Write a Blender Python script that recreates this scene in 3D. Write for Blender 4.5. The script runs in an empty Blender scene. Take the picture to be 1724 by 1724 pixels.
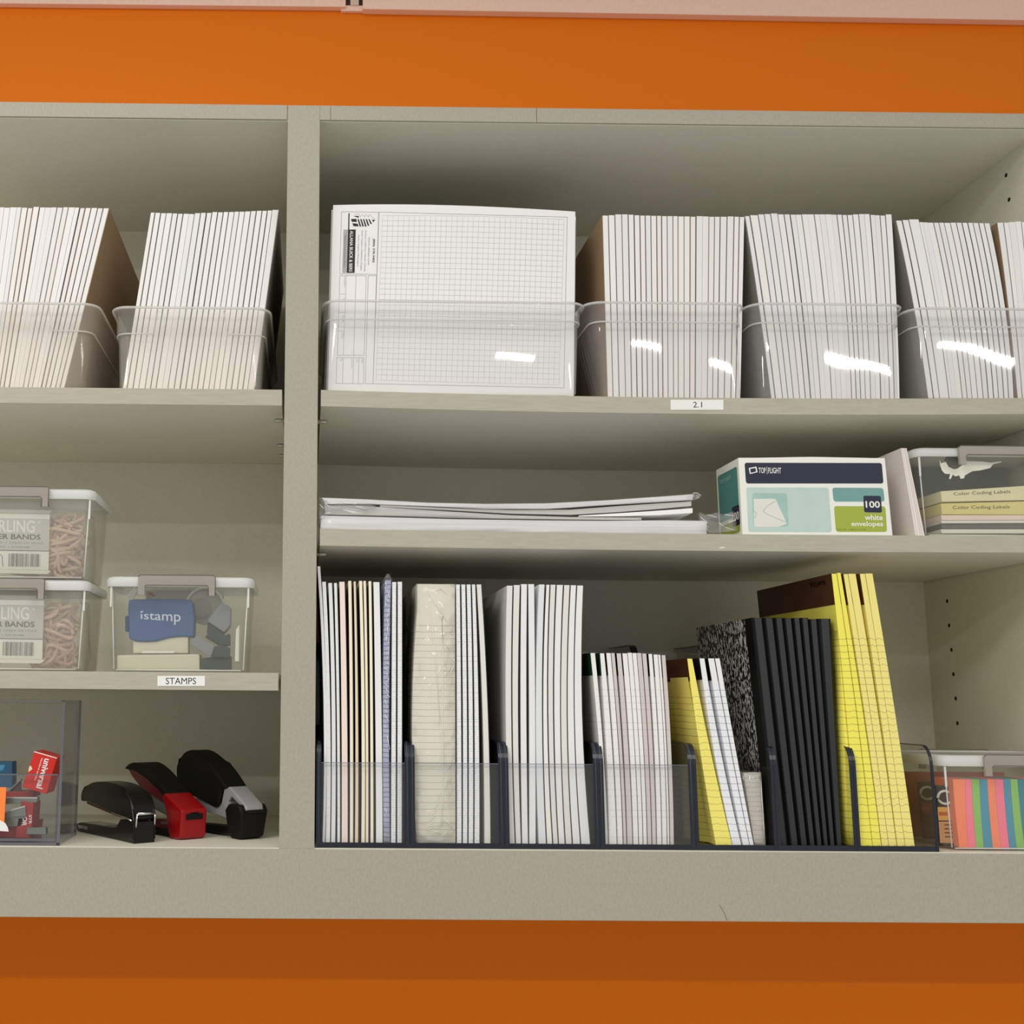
import bpy, bmesh, math, random
from mathutils import Vector, Matrix
R = random.Random(7)
S = bpy.context.scene
C = S.collection

# ------------------------------------------------------------------ camera, world, lights, exposure
# lengths in this file are millimetres; x to the right, y into the cupboard, z up.
# origin: right edge of the cabinet post, front plane of the cabinet, top of the cabinet's bottom board.
F, PPX, PPY = 1956.208, 532.647, 864.654
PIT, YAW, ROL = 0.15612, 0.00768, -0.00775
CAM = Vector((-10.565, -1265.6, 158.154))
def _axes():
    cy, sy, cp, sp, cr, sr = math.cos(YAW), math.sin(YAW), math.cos(PIT), math.sin(PIT), math.cos(ROL), math.sin(ROL)
    w = Vector((sy*cp, cy*cp, sp)); r = Vector((cy, -sy, 0)); dn = -(r.cross(w))
    return r*cr + dn*sr, dn*cr - r*sr, w
AX, DN, FW = _axes()
cam = bpy.data.cameras.new('camera'); camo = bpy.data.objects.new('camera', cam); C.objects.link(camo)
cam.sensor_width = 36; cam.sensor_fit = 'HORIZONTAL'; cam.lens = 36*F/1724
cam.shift_x = (862-PPX)/1724; cam.shift_y = (PPY-862)/1724
cam.clip_start = 0.05; cam.clip_end = 50
m = Matrix.Identity(4)
for i in range(3):
    m[i][0] = AX[i]; m[i][1] = -DN[i]; m[i][2] = -FW[i]; m[i][3] = CAM[i]*0.001
camo.matrix_world = m
S.camera = camo

def lin(c): return tuple((v/255/12.92 if v/255 <= .04045 else ((v/255+.055)/1.055)**2.4) for v in c)
W_ = bpy.data.worlds.new('room_ambience'); S.world = W_; W_.use_nodes = True
bg = W_.node_tree.nodes['Background']; bg.inputs[0].default_value = (1, .98, .94, 1); bg.inputs[1].default_value = 0.52
def area(name, loc, sx, sy, power, col=(1, .975, .925)):
    l = bpy.data.lights.new(name, 'AREA'); l.shape = 'RECTANGLE'; l.size = sx; l.size_y = sy; l.energy = power; l.color = col
    o = bpy.data.objects.new(name, l); C.objects.link(o); o.location = loc      # hangs level in the ceiling, facing down
    return o
area('ceiling_troffer', (-0.50, -0.85, 1.46), 1.2, 0.6, 9)
area('ceiling_troffer', (-1.45, -2.1, 1.46), 1.2, 0.6, 36)
area('ceiling_troffer', (1.05, -2.1, 1.46), 1.2, 0.6, 25)
area('ceiling_strip', (-2.3, -3.8, 1.46), 1.2, 0.12, 44)
area('ceiling_strip', (1.25, -3.8, 1.46), 0.4, 0.08, 10)
area('ceiling_strip', (2.85, -3.8, 1.46), 1.2, 0.12, 46)
S.view_settings.view_transform = 'Standard'; S.view_settings.look = 'None'; S.view_settings.gamma = 1
S.view_settings.use_curve_mapping = False; S.view_settings.exposure = -0.12
S.cycles.transparent_max_bounces = 40; S.cycles.max_bounces = 10; S.cycles.diffuse_bounces = 5

# ------------------------------------------------------------------ measuring helpers
def ray(px, py): return AX*((px-PPX)/F) + DN*((py-PPY)/F) + FW
def P(px, py, y):                     # where the sight line of a pixel meets the plane y
    d = ray(px, py); t = (y-CAM.y)/d.y
    return CAM + d*t
def PX(px, py, x):                    # ... the plane x
    d = ray(px, py); t = (x-CAM.x)/d.x
    return CAM + d*t
def PZ(px, py, z):                    # ... the plane z
    d = ray(px, py); t = (z-CAM.z)/d.z
    return CAM + d*t
def V(*a): return Vector(a)
def lerp(a, b, t): return a + (b-a)*t

# ------------------------------------------------------------------ materials
MAT = {}
def newmat(name):
    m = bpy.data.materials.new(name); m.use_nodes = True; nt = m.node_tree
    return m, nt, nt.nodes['Principled BSDF']
def N(nt, t, **kw):
    n = nt.nodes.new(t)
    for k, v in kw.items(): setattr(n, k, v)
    return n
def math_n(nt, op, a, b=None, c=None):
    n = N(nt, 'ShaderNodeMath', operation=op)
    for i, v in enumerate((a, b, c)):
        if v is None: continue
        if isinstance(v, (int, float)): n.inputs[i].default_value = v
        else: nt.links.new(v, n.inputs[i])
    return n.outputs[0]
def mixc(nt, fac, a, b, blend='MIX'):
    n = N(nt, 'ShaderNodeMix', data_type='RGBA', blend_type=blend)
    for i, v in ((0, fac), (6, a), (7, b)):
        if isinstance(v, (int, float)): n.inputs[i].default_value = v
        elif isinstance(v, tuple): n.inputs[i].default_value = (*v[:3], 1)
        else: nt.links.new(v, n.inputs[i])
    return n.outputs[2]
def coords(nt, scale=(1, 1, 1)):
    tc = N(nt, 'ShaderNodeTexCoord'); mp = N(nt, 'ShaderNodeMapping'); mp.inputs['Scale'].default_value = scale
    nt.links.new(tc.outputs['Object'], mp.inputs[0]); return mp.outputs[0]
def noise(nt, vec, scale, detail=2, rough=.5):
    n = N(nt, 'ShaderNodeTexNoise'); n.inputs['Scale'].default_value = scale; n.inputs['Detail'].default_value = detail
    n.inputs['Roughness'].default_value = rough
    nt.links.new(vec, n.inputs['Vector']); return n.outputs['Fac']
def plain(name, col, rough=.5, vary=.06, nscale=60, stretch=(1, 1, 1), bump=0, metal=0, coat=0, spec=.5):
    if name in MAT: return MAT[name]
    m, nt, b = newmat(name); c = lin(col)
    f = noise(nt, coords(nt, stretch), nscale, 3)
    dark = tuple(v*(1-vary) for v in c); light = tuple(min(1, v*(1+vary)) for v in c)
    rmp = N(nt, 'ShaderNodeMapRange'); rmp.inputs[1].default_value = .3; rmp.inputs[2].default_value = .7
    nt.links.new(f, rmp.inputs[0])
    nt.links.new(mixc(nt, rmp.outputs[0], dark, light), b.inputs['Base Color'])
    b.inputs['Roughness'].default_value = rough; b.inputs['Metallic'].default_value = metal
    b.inputs['Coat Weight'].default_value = coat; b.inputs['Specular IOR Level'].default_value = spec
    if bump:
        bp = N(nt, 'ShaderNodeBump'); bp.inputs['Strength'].default_value = bump; bp.inputs['Distance'].default_value = .0005
        nt.links.new(f, bp.inputs['Height']); nt.links.new(bp.outputs[0], b.inputs['Normal'])
    MAT[name] = m; return m
def paper(name, col, line=None, gap=7.1, wid=.55, amp=.6, stop=None, vary=.045, dots=False, grain=(1500, 40, 4)):
    """edge and face of a pad of sheets: faint vertical sheet grain; printed rules bleeding to the edge"""
    if name in MAT: return MAT[name]
    m, nt, b = newmat(name); c = lin(col)
    f = noise(nt, coords(nt, grain), 1, 2)
    col_o = mixc(nt, f, tuple(v*(1-vary*1.6) for v in c), tuple(min(1, v*(1+vary)) for v in c))
    if line:
        tc = N(nt, 'ShaderNodeTexCoord'); sp = N(nt, 'ShaderNodeSeparateXYZ'); nt.links.new(tc.outputs['Object'], sp.inputs[0])
        w = noise(nt, coords(nt, (160, 8, 30)), 1, 1)
        z = math_n(nt, 'ADD', sp.outputs[2], math_n(nt, 'MULTIPLY', math_n(nt, 'SUBTRACT', w, .5), amp*.004))
        md = math_n(nt, 'MODULO', z, gap*.001)
        hit = math_n(nt, 'LESS_THAN', md, wid*.001)
        if stop: hit = math_n(nt, 'MULTIPLY', hit, math_n(nt, 'LESS_THAN', z, stop*.001))
        if dots:
            hit = math_n(nt, 'MULTIPLY', hit, math_n(nt, 'GREATER_THAN', noise(nt, coords(nt, (300, 10, 300)), 1, 0), .5))
        hit = math_n(nt, 'MULTIPLY', hit, .75)
        col_o = mixc(nt, hit, col_o, lin(line))
    nt.links.new(col_o, b.inputs['Base Color'])
    b.inputs['Roughness'].default_value = .75; b.inputs['Specular IOR Level'].default_value = .25
    MAT[name] = m; return m
def clear(name, tint=(240, 242, 240), haze=.08, rough=.06, refl=1.0, hazecol=(225, 226, 220), bump=0, bscale=18, ior=1.33, stretch=(1, 1, 1)):
    """thin clear plastic: see-through, glossy by Fresnel, a little milky"""
    if name in MAT: return MAT[name]
    m = bpy.data.materials.new(name); m.use_nodes = True; nt = m.node_tree; nt.nodes.clear()
    out = N(nt, 'ShaderNodeOutputMaterial')
    tr = N(nt, 'ShaderNodeBsdfTransparent'); tr.inputs[0].default_value = (*lin(tint), 1)
    df = N(nt, 'ShaderNodeBsdfDiffuse'); df.inputs[0].default_value = (*lin(hazecol), 1)
    tl = N(nt, 'ShaderNodeBsdfTranslucent'); tl.inputs[0].default_value = (*lin(hazecol), 1)
    ad = N(nt, 'ShaderNodeMixShader'); ad.inputs[0].default_value = .2
    nt.links.new(df.outputs[0], ad.inputs[1]); nt.links.new(tl.outputs[0], ad.inputs[2])
    mx = N(nt, 'ShaderNodeMixShader'); nt.links.new(tr.outputs[0], mx.inputs[1]); nt.links.new(ad.outputs[0], mx.inputs[2])
    hz = noise(nt, coords(nt, stretch), 9, 2)
    nt.links.new(math_n(nt, 'MULTIPLY', math_n(nt, 'ADD', hz, .5), haze), mx.inputs[0])
    gl = N(nt, 'ShaderNodeBsdfGlossy'); gl.inputs['Roughness'].default_value = rough
    ge = N(nt, 'ShaderNodeNewGeometry'); dt = N(nt, 'ShaderNodeVectorMath', operation='DOT_PRODUCT')
    nt.links.new(ge.outputs['Incoming'], dt.inputs[1]); nt.links.new(ge.outputs['Normal'], dt.inputs[0])
    cs = math_n(nt, 'ABSOLUTE', dt.outputs['Value']); f0 = ((ior-1)/(ior+1))**2      # Schlick, the same from both sides of the wall
    frv = math_n(nt, 'MULTIPLY_ADD', math_n(nt, 'POWER', math_n(nt, 'SUBTRACT', 1.0, cs), 5), 1-f0, f0)
    if bump:
        bp = N(nt, 'ShaderNodeBump'); bp.inputs['Strength'].default_value = bump; bp.inputs['Distance'].default_value = .004
        nt.links.new(noise(nt, coords(nt, stretch), bscale, 1), bp.inputs['Height'])
        nt.links.new(bp.outputs[0], gl.inputs['Normal']); nt.links.new(bp.outputs[0], dt.inputs[0])
    m2 = N(nt, 'ShaderNodeMixShader'); nt.links.new(math_n(nt, 'MULTIPLY', frv, refl), m2.inputs[0])
    nt.links.new(mx.outputs[0], m2.inputs[1]); nt.links.new(gl.outputs[0], m2.inputs[2])
    nt.links.new(m2.outputs[0], out.inputs[0])
    MAT[name] = m; return m

LAM = plain('grey_laminate', (168, 163, 147), .45, .07, 420, (1, 1, .55), .06)
EDGE = plain('grey_edge_band', (178, 173, 157), .45, .06, 300, (.15, 1, 1.2), .05)
INT = plain('almond_melamine', (223, 220, 203), .5, .03, 200, (1, 1, 1), .03)
GAPM = plain('dark_joint', (52, 48, 40), .8)
ORANGE = plain('orange_paint', (233, 120, 5), .6, .035, 500, (1, 1, 1), .08, spec=.2)
PINK = plain('pink_paint', (244, 206, 186), .7, .05, 500, (1, 1, .3), .1)
PINS = plain('steel_pin', (190, 186, 176), .3, .02, metal=1)
HOLE = plain('peg_hole_black', (14, 13, 11), .8)
BLK = plain('ink_black', (24, 24, 26), .6)
INKG = plain('ink_grey', (128, 128, 128), .7)
GRIDM = plain('ink_grid', (196, 199, 199), .8)
LINEM = plain('ink_line', (120, 120, 122), .8)
WHITE = plain('white_sticker', (238, 238, 234), .45, .01)
WHITES = [paper('paper_white_%d' % i, c) for i, c in enumerate([(243, 241, 240), (239, 237, 237), (244, 242, 239), (240, 237, 236), (238, 238, 240), (244, 242, 242)])]
CHIP = plain('chipboard_brown', (150, 124, 92), .8, .08, 300)
CHIPD = plain('chipboard_dark', (104, 92, 80), .8, .08, 300)
CHIPG = plain('chipboard_grey', (132, 128, 118), .8, .08, 300)

# ------------------------------------------------------------------ mesh building
class MB:
    def __init__(s): s.v, s.f, s.m, s.mats, s.sm = [], [], [], [], []
    def mi(s, mat):
        if mat not in s.mats: s.mats.append(mat)
        return s.mats.index(mat)
    def add(s, vs, fs, mat, smooth=False):
        o = len(s.v); k = s.mi(mat); s.v += [Vector(v) for v in vs]
        for f in fs: s.f.append([o+i for i in f]); s.m.append(k); s.sm.append(smooth)
    def box(s, a, b, mat):
        (x0, y0, z0), (x1, y1, z1) = a, b
        s.add([(x0, y0, z0), (x1, y0, z0), (x1, y1, z0), (x0, y1, z0), (x0, y0, z1), (x1, y0, z1), (x1, y1, z1), (x0, y1, z1)],
              [(0, 3, 2, 1), (4, 5, 6, 7), (0, 1, 5, 4), (1, 2, 6, 5), (2, 3, 7, 6), (3, 0, 4, 7)], mat)
    def prism(s, poly, off, mat, smooth=False):           # closed polygon of 3-D points pushed along the vector off
        n = len(poly); o = Vector(off)
        vs = [Vector(p) for p in poly] + [Vector(p)+o for p in poly]
        nrm = Vector((0, 0, 0))
        for i in range(n): nrm += vs[i].cross(vs[(i+1) % n])
        fl = nrm.dot(o) > 0
        a = list(range(n)); b = list(range(n, 2*n))
        fs = [a[::-1] if fl else a, b if fl else b[::-1]]
        s.add(vs, fs, mat)
        base = len(s.v)-2*n; k = s.mi(mat)
        for i in range(n):
            j = (i+1) % n; q = [base+i, base+j, base+n+j, base+n+i]
            s.f.append(q if fl else q[::-1]); s.m.append(k); s.sm.append(smooth)
    def loft(s, rings, mat, cap0=True, cap1=True, smooth=True, closed=True):
        n = len(rings[0]); vs = [p for r in rings for p in r]; fs = []
        for i in range(len(rings)-1):
            for j in range(n if closed else n-1):
                k = (j+1) % n; fs.append((i*n+j, i*n+k, (i+1)*n+k, (i+1)*n+j))
        s.add(vs, fs, mat, smooth)
        o = len(s.v)-len(vs); k = s.mi(mat)
        if cap0: s.f.append([o+j for j in range(n)][::-1]); s.m.append(k); s.sm.append(False)
        if cap1: s.f.append([o+(len(rings)-1)*n+j for j in range(n)]); s.m.append(k); s.sm.append(False)
    def tube(s, pts, r, mat, seg=8, closed=False, flat=1.0):
        pts = [Vector(p) for p in pts]; rings = []; n = len(pts)
        for i, p in enumerate(pts):
            t = (pts[(i+1) % n]-pts[i-1]) if closed or 0 < i < n-1 else (pts[1]-pts[0] if i == 0 else pts[-1]-pts[-2])
            t.normalize(); u = t.cross(V(0, 0, 1))
            if u.length < 1e-3: u = t.cross(V(1, 0, 0))
            u.normalize(); w = u.cross(t)
            rr = r[i] if isinstance(r, (list, tuple)) else r
            rings.append([p+u*(rr*flat*math.cos(2*math.pi*k/seg))+w*(rr*math.sin(2*math.pi*k/seg)) for k in range(seg)])
        if closed: rings.append(rings[0]); s.loft(rings, mat, False, False)
        else: s.loft(rings, mat)
    def poly(s, pts, mat): s.add(pts, [tuple(range(len(pts)))], mat)
    def build(s, name, parent=None, root=None, local=False, bevel=0, seg=2, recalc=True):
        """link as ONE mesh object. root: world position (mm) of the thing's origin"""
        o0 = Vector((0, 0, 0)) if local or root is None else Vector(root)
        me = bpy.data.meshes.new(name)
        me.from_pydata([(v-o0)*0.001 for v in s.v], [], s.f)
        for mt in s.mats: me.materials.append(mt)
        me.polygons.foreach_set('material_index', s.m); me.polygons.foreach_set('use_smooth', s.sm)
        if recalc:
            b = bmesh.new(); b.from_mesh(me); bmesh.ops.recalc_face_normals(b, faces=b.faces); b.to_mesh(me); b.free()
        me.update()
        ob = bpy.data.objects.new(name, me); C.objects.link(ob)
        if parent is not None: ob.parent = parent
        elif root is not None: ob.location = o0*0.001
        if bevel:
            bv = ob.modifiers.new('bevel', 'BEVEL'); bv.width = bevel*.001; bv.segments = seg; bv.limit_method = 'ANGLE'
        return ob
def tag(o, label=None, cat=None, group=None, kind=None):
    if label: o['label'] = label
    if cat: o['category'] = cat
    if group: o['group'] = group
    if kind: o['kind'] = kind
    return o
def thing(name, label, cat, root, rotz=0, group=None):
    o = bpy.data.objects.new(name, None); C.objects.link(o); o.empty_display_size = .02
    o.location = Vector(root)*.001; o.rotation_euler = (0, 0, rotz)
    return tag(o, label, cat, group)
def rrect(xc, yc, hx, hy, r, z, seg=5, bulge=0):
    pts = []
    for (sx, sy, a0) in ((1, -1, -90), (1, 1, 0), (-1, 1, 90), (-1, -1, 180)):
        for k in range(seg+1):
            a = math.radians(a0+90*k/seg)
            pts.append(V(xc+sx*(hx-r)+r*math.cos(a), yc+sy*(hy-r)+r*math.sin(a), z))
    return pts
def shell(mb, prof_out, prof_in, xc, yc, mat, r=10, seg=5):
    """open tub: outside profile (hx, hy, z) from the bottom up, then inside profile from the rim down"""
    rings = [rrect(xc, yc, hx, hy, max(1.5, r+dr), z, seg) for (hx, hy, z, dr) in prof_out+prof_in]
    mb.loft(rings, mat)
def bil(q, u, v):                       # q = tl, tr, br, bl
    return (q[0]*(1-u)+q[1]*u)*(1-v) + (q[3]*(1-u)+q[2]*u)*v
TXT = {}
def text_polys(s, bold=0):
    if (s, bold) not in TXT:
        cu = bpy.data.curves.new('t', 'FONT'); cu.body = s; cu.resolution_u = 3; cu.offset = bold
        ob = bpy.data.objects.new('t', cu); me = bpy.data.meshes.new_from_object(ob)
        vs = [v.co.copy() for v in me.vertices]; fs = [tuple(p.vertices) for p in me.polygons]
        xs = [v.x for v in vs]; ys = [v.y for v in vs]
        a, b, c, d = min(xs), max(xs), min(ys), max(ys)
        TXT[(s, bold)] = ([((v.x-a)/(b-a), (d-v.y)/max(1e-6, d-c)) for v in vs], fs)
        bpy.data.objects.remove(ob); bpy.data.curves.remove(cu); bpy.data.meshes.remove(me)
    return TXT[(s, bold)]
def text_q(mb, s, q, mat, bold=0):
    uv, fs = text_polys(s, bold); mb.add([bil(q, u, v) for u, v in uv], fs, mat)
def quad_px(x0, y0, x1, y1, Y): return [P(x0, y0, Y), P(x1, y0, Y), P(x1, y1, Y), P(x0, y1, Y)]
def rr_q(mb, q, mat, ru=.06, rv=.12, seg=5, u0=0, v0=0, u1=1, v1=1):      # printed rounded rectangle inside a quad
    pts = []
    for (cu, cv, a0) in ((u1-ru, v0+rv, -90), (u1-ru, v1-rv, 0), (u0+ru, v1-rv, 90), (u0+ru, v0+rv, 180)):
        for k in range(seg+1):
            a = math.radians(a0+90*k/seg); pts.append(bil(q, cu+ru*math.cos(a), cv+rv*math.sin(a)))
    mb.poly(pts, mat)
def strip_q(mb, q, u0, v0, u1, v1, mat): mb.poly([bil(q, u0, v0), bil(q, u1, v0), bil(q, u1, v1), bil(q, u0, v1)], mat)
ORD = ['first', 'second', 'third', 'fourth', 'fifth', 'sixth', 'seventh', 'eighth', 'ninth', 'tenth', 'eleventh', 'twelfth', 'thirteenth',
       'fourteenth', 'fifteenth', 'sixteenth', 'seventeenth', 'eighteenth', 'nineteenth', 'twentieth', 'twenty-first', 'twenty-second',
       'twenty-third', 'twenty-fourth', 'twenty-fifth', 'twenty-sixth', 'twenty-seventh', 'twenty-eighth']

# ------------------------------------------------------------------ the setting
D = 334.0                                            # depth of the cabinet
b = MB(); b.box((-2600, 345, -1350), (2900, 445, 1360), ORANGE)
tag(b.build('wall_back', root=(0, 345, -1350)), kind='structure')

# cabinet
ZT, ZR = 839.7, 820.6                                # top of the cabinet, underside of its top board
XR = 844.6; XL = -902.0; XE = 1700.0          # the cabinet goes on past the wide bay, out of the picture
cab = thing('wall_cabinet', 'grey laminate open wall cabinet with two bays of shelves on the orange wall', 'shelving', (0, 0, -71.6))
ROOT = V(0, 0, -71.6)
def part(name, mb, par=cab, root=ROOT, **k): return mb.build(name, par, root, **k)
b = MB(); b.box((-37.6, 0, -1), (-.2, 19, ZT), LAM); part('post', b, bevel=.6)
b = MB()
for (x0, x1) in ((-18.9, -1.2), (-37, -19.2)): b.box((x0, 19, -1), (x1, D, ZR), INT)
part('divider_panel', b)
for (x0, x1) in ((XL, -38.6), (12.3, 252.6), (253.0, XE)):
    b = MB(); b.box((x0, 0, ZR+1), (x1, 19, ZT), LAM); part('top_rail', b, bevel=.4)
b = MB(); b.box((-.2, 0, ZR+1), (12.0, 19, ZT), LAM); part('top_rail', b, bevel=.4)
b = MB(); b.box((XL, 0, -71.6), (XE, 18, -.8), LAM); part('bottom_rail', b, bevel=.5)
b = MB(); b.box((XL, 2.5, ZR), (XE, D, ZT-1), INT); part('top_board', b)
b = MB(); b.box((XL, 1.2, -19), (XE, D, 0), INT); part('bottom_board', b)
b = MB(); b.box((XL-19, D, -71), (XE, D+6, ZT-.5), INT); part('back_panel', b)
b = MB(); b.box((XL-19, 0, -71.6), (XL, D, ZT), INT); part('side_panel', b)
b = MB(); b.box((XR, 0, -.8), (XR+19, D, ZT-19.2), INT); part('side_panel', b)
b = MB(); b.box((XE, 0, -71.6), (XE+19, D, ZT), INT); part('side_panel', b)
def shelf(x0, x1, zt0, zt1, th, sag=0, n=12):
    b = MB(); rings = []
    for i in range(n+1):
        t = i/n; x = lerp(x0, x1, t); z = lerp(zt0, zt1, t) - sag*4*t*(1-t)
        rings.append([V(x, 3.4, z-th), V(x, D-.5, z-th), V(x, D-.5, z), V(x, 3.4, z)])
    b.loft(rings, INT, smooth=False); bod = part('shelf', b, bevel=.4)
    b = MB(); rings = []
    for i in range(n+1):
        t = i/n; x = lerp(x0, x1, t); z = lerp(zt0, zt1, t) - sag*4*t*(1-t)
        rings.append([V(x, 2.2, z-th+.1), V(x, 3.4, z-th+.1), V(x, 3.4, z), V(x, 2.2, z)])
    b.loft(rings, EDGE, smooth=False); b.build('edge_band', bod, ROOT)
    return bod
def zat(x0, x1, z0, z1, sag, x):
    t = min(1, max(0, (x-x0)/(x1-x0))); return lerp(z0, z1, t) - sag*4*t*(1-t)
S1L = shelf(XL+2, -40.5, 498.2, 498.2, 18.4)
S1R = shelf(3.2, XR-2, 498.4, 498.0, 18.8, 4.6)
def z1R(x): return zat(3.2, XR-2, 498.4, 498.0, 4.6, x)
S2R = shelf(3.2, XR-2, 340.9, 340.3, 18.8, 1.8)
def z2R(x): return zat(3.2, XR-2, 340.9, 340.3, 1.8, x)
S3L = shelf(XL+2, -40.5, 183.0, 183.0, 18.8)
Z1L, Z3L = 498.2, 183.0
# paper labels stuck on the shelf edges
for (s, (x0, y0, x1, y1), tq, par) in (('2.1', (1129, 673, 1218, 690), (1167, 676.5, 1182, 686), S1R), ('STAMPS', (265, 1138, 345, 1155), (279, 1141, 330, 1152), S3L)):
    q = quad_px(x0, y0, x1, y1, 1.6); b = MB(); b.prism(q, (0, .5, 0), WHITE)
    text_q(b, s, quad_px(*tq, 1.5), BLK, 0)
    b.build('shelf_label', par, ROOT)
# shelf pins and peg holes
for (px, py, Y, xs) in ((470, 708, 40, -1), (470, 750, 170, -1), (467, 767, 240, -1), (536, 710, 40, 1), (534, 933, 40, 1)):
    z = P(px, py, Y).z; x0 = -37.2 if xs < 0 else -1.2
    b = MB(); b.tube([(x0, Y, z), (x0+xs*6, Y, z), (x0+xs*11, Y, z), (x0+xs*13, Y, z)], [2.4, 2.4, 2.4, 1.2], PINS, 10); part('shelf_pin', b)
def hole(px, py):
    p = PX(px, py, XR); b = MB()
    b.tube([(XR-.25, p.y, p.z), (XR+.1, p.y, p.z)], 2.7, HOLE, 12); part('peg_hole', b)
for (px, py) in ((1694, 295), (1699, 336), (1594.7, 1012), (1598, 1053), (1602, 1094), (1605.3, 1135), (1609, 1176), (1612, 1217.5)): hole(px, py)

# pink boards on the wall above, and the batten they hang on
zb = lambda px, py, y: P(px, py, y).z
b = MB(); xa, xb = P(-900, 0, 334).x, P(582, 0, 334).x
b.prism([V(xa, 334, zb(0, 9, 334)+1.6), V(xb, 334, zb(582, 11.5, 334)), V(xb, 334, 1340), V(xa, 334, 1340)], (0, 11, 0), PINK)
tag(b.build('pink_board', root=(xa, 345, 1000), bevel=.8), 'pale pink wall board over the left part of the cabinet, left of the gap', 'panel')
b = MB(); xa, xb = P(611, 0, 331).x, P(2600, 0, 331).x
b.prism([V(xa, 331, zb(611, 15, 331)), V(xb, 331, zb(1724, 35, 331)-3), V(xb, 331, 1340), V(xa, 331, 1340)], (0, 14, 0), PINK)
tag(b.build('pink_board', root=(xa, 345, 1000), bevel=.8), 'pale pink wall board running right from the gap, above the wide bay', 'panel')
b = MB(); b.box((P(574, 0, 339).x, 339, zb(597, 18.5, 339)), (P(620, 0, 339).x, 345, zb(597, 9, 339)), PINK)
tag(b.build('batten', root=(P(597, 0, 338).x, 345, 1000), bevel=.4), 'short pink batten showing in the gap between the two pink wall boards', 'trim')
b = MB(); b.box((P(579, 0, 341).x, 341, zb(597, 8.6, 341)), (P(614, 0, 341).x, 345, 1340), plain('shadow_brown', (60, 36, 28), .8))  # shadow beside the pale strip, put in as a dark brown backing
b.box((P(590, 0, 338).x, 337, zb(597, 8.4, 337)), (P(604, 0, 338).x, 341, 1340), plain('strip_beige', (214, 190, 168), .6))
tag(b.build('joint_strip', root=(P(597, 0, 338).x, 341, 1000)), 'pale beige upright strip on a shadow-coloured backing inside the gap between the pink boards', 'trim')

# ------------------------------------------------------------------ pads of paper
def curve(x0, x1, z0, z1, mid, k=8):
    """a pad's edge from the bottom up, bowed sideways by mid (mm)"""
    return [V(lerp(x0, x1, i/k)+mid*4*(i/k)*(1-i/k), 0, lerp(z0, z1, i/k)) for i in range(k+1)]
def slabpts(A, B, y): return [V(p.x, y, p.z) for p in A] + [V(p.x, y, p.z) for p in reversed(B)]
def pad(name, label, cat, bot, top, zb, Y, depth, mat, mid=0, group=None, back=None, backmat=None, tape=None, taper=0, tape_h=22, gap=.22, k=8, wrap=None):
    """upright pad seen on its edge. bot/top = (left, right) in mm at the front plane; top also carries z"""
    (b0, b1), (t0, t1, zt) = bot, top
    b0 += gap; t0 += gap; b1 -= gap; t1 -= gap
    zt1 = zt if not isinstance(zt, tuple) else zt[1]; zt0 = zt if not isinstance(zt, tuple) else zt[0]
    Ls, Rs = curve(b0, t0, zb, zt0, mid, k), curve(b1, t1, zb, zt1, mid, k)
    root = V((b0+b1)/2, Y, zb)
    th = .8
    L2 = [p+V(th, 0, 0) for p in Ls] if back == 'L' else Ls
    R2 = [p-V(th, 0, 0) for p in Rs] if back == 'R' else Rs
    m = MB(); m.prism(slabpts(L2, R2, Y), (0, depth, 0), mat)
    o = tag(m.build(name, root=root), label, cat, group)
    if back:
        A, B = (Ls, [p-V(.05, 0, 0) for p in L2]) if back == 'L' else ([p+V(.05, 0, 0) for p in R2], Rs)
        m = MB(); m.prism(slabpts(A, B, Y+.2), (0, depth-.4, 0), backmat or CHIP); m.build('backing_board', o, root)
    if tape:
        i0 = k-1; f = 1-tape_h/max(1., zt-zb) if not isinstance(zt, tuple) else .9
        def sub(Cv): 
            f2 = f*k; i = int(f2); a = Cv[i].lerp(Cv[min(k, i+1)], f2-i)
            return [a]+Cv[i+1:]
        tt = .35; m = MB()
        A = sub(Ls); B = sub(Rs)
        m.prism(slabpts([p-V(tt, 0, 0) for p in A], [p-V(.03, 0, 0) for p in A], Y+.6), (0, depth-1, 0), tape)
        m.prism(slabpts([p+V(.03, 0, 0) for p in B], [p+V(tt, 0, 0) for p in B], Y+.6), (0, depth-1, 0), tape)
        m.prism([V(A[-1].x-tt, Y+.6, A[-1].z+.03), V(B[-1].x+tt, Y+.6, B[-1].z+.03), V(B[-1].x+tt, Y+.6, B[-1].z+tt), V(A[-1].x-tt, Y+.6, A[-1].z+tt)], (0, depth-1, 0), tape)
        m.build('binding_tape', o, root)
    return o
def pad_row(edges_t, yt, edges_b, yb, Y, zb, depth, mats, labels, group, mid=0, back=None, backmat=None, name='notepad', cat='notepad', show=.6, **kw):
    """pads side by side; edges in pixels along the top and the bottom, measured at their front plane"""
    n = len(edges_t)-1; out = []
    for i in range(n):
        yy = yt[i] if isinstance(yt, list) else yt
        t0, t1 = P(edges_t[i], yy, Y), P(edges_t[i+1], yy, Y)
        b0, b1 = P(edges_b[i], yb, Y), P(edges_b[i+1], yb, Y)
        md = mid[i] if isinstance(mid, list) else mid
        bk = back if R.random() < show or i in (0, n-1) else None
        out.append(pad(name, labels(i, n), cat, (b0.x, b1.x), (t0.x, t1.x, max(t0.z, t1.z)), zb, Y, depth, mats[R.randrange(len(mats))], md, group, bk, backmat if R.random() < .6 or i in (0, n-1) else CHIPD, gap=R.choice((.08, .14, .22, .4)), **kw))
    return out
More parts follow.
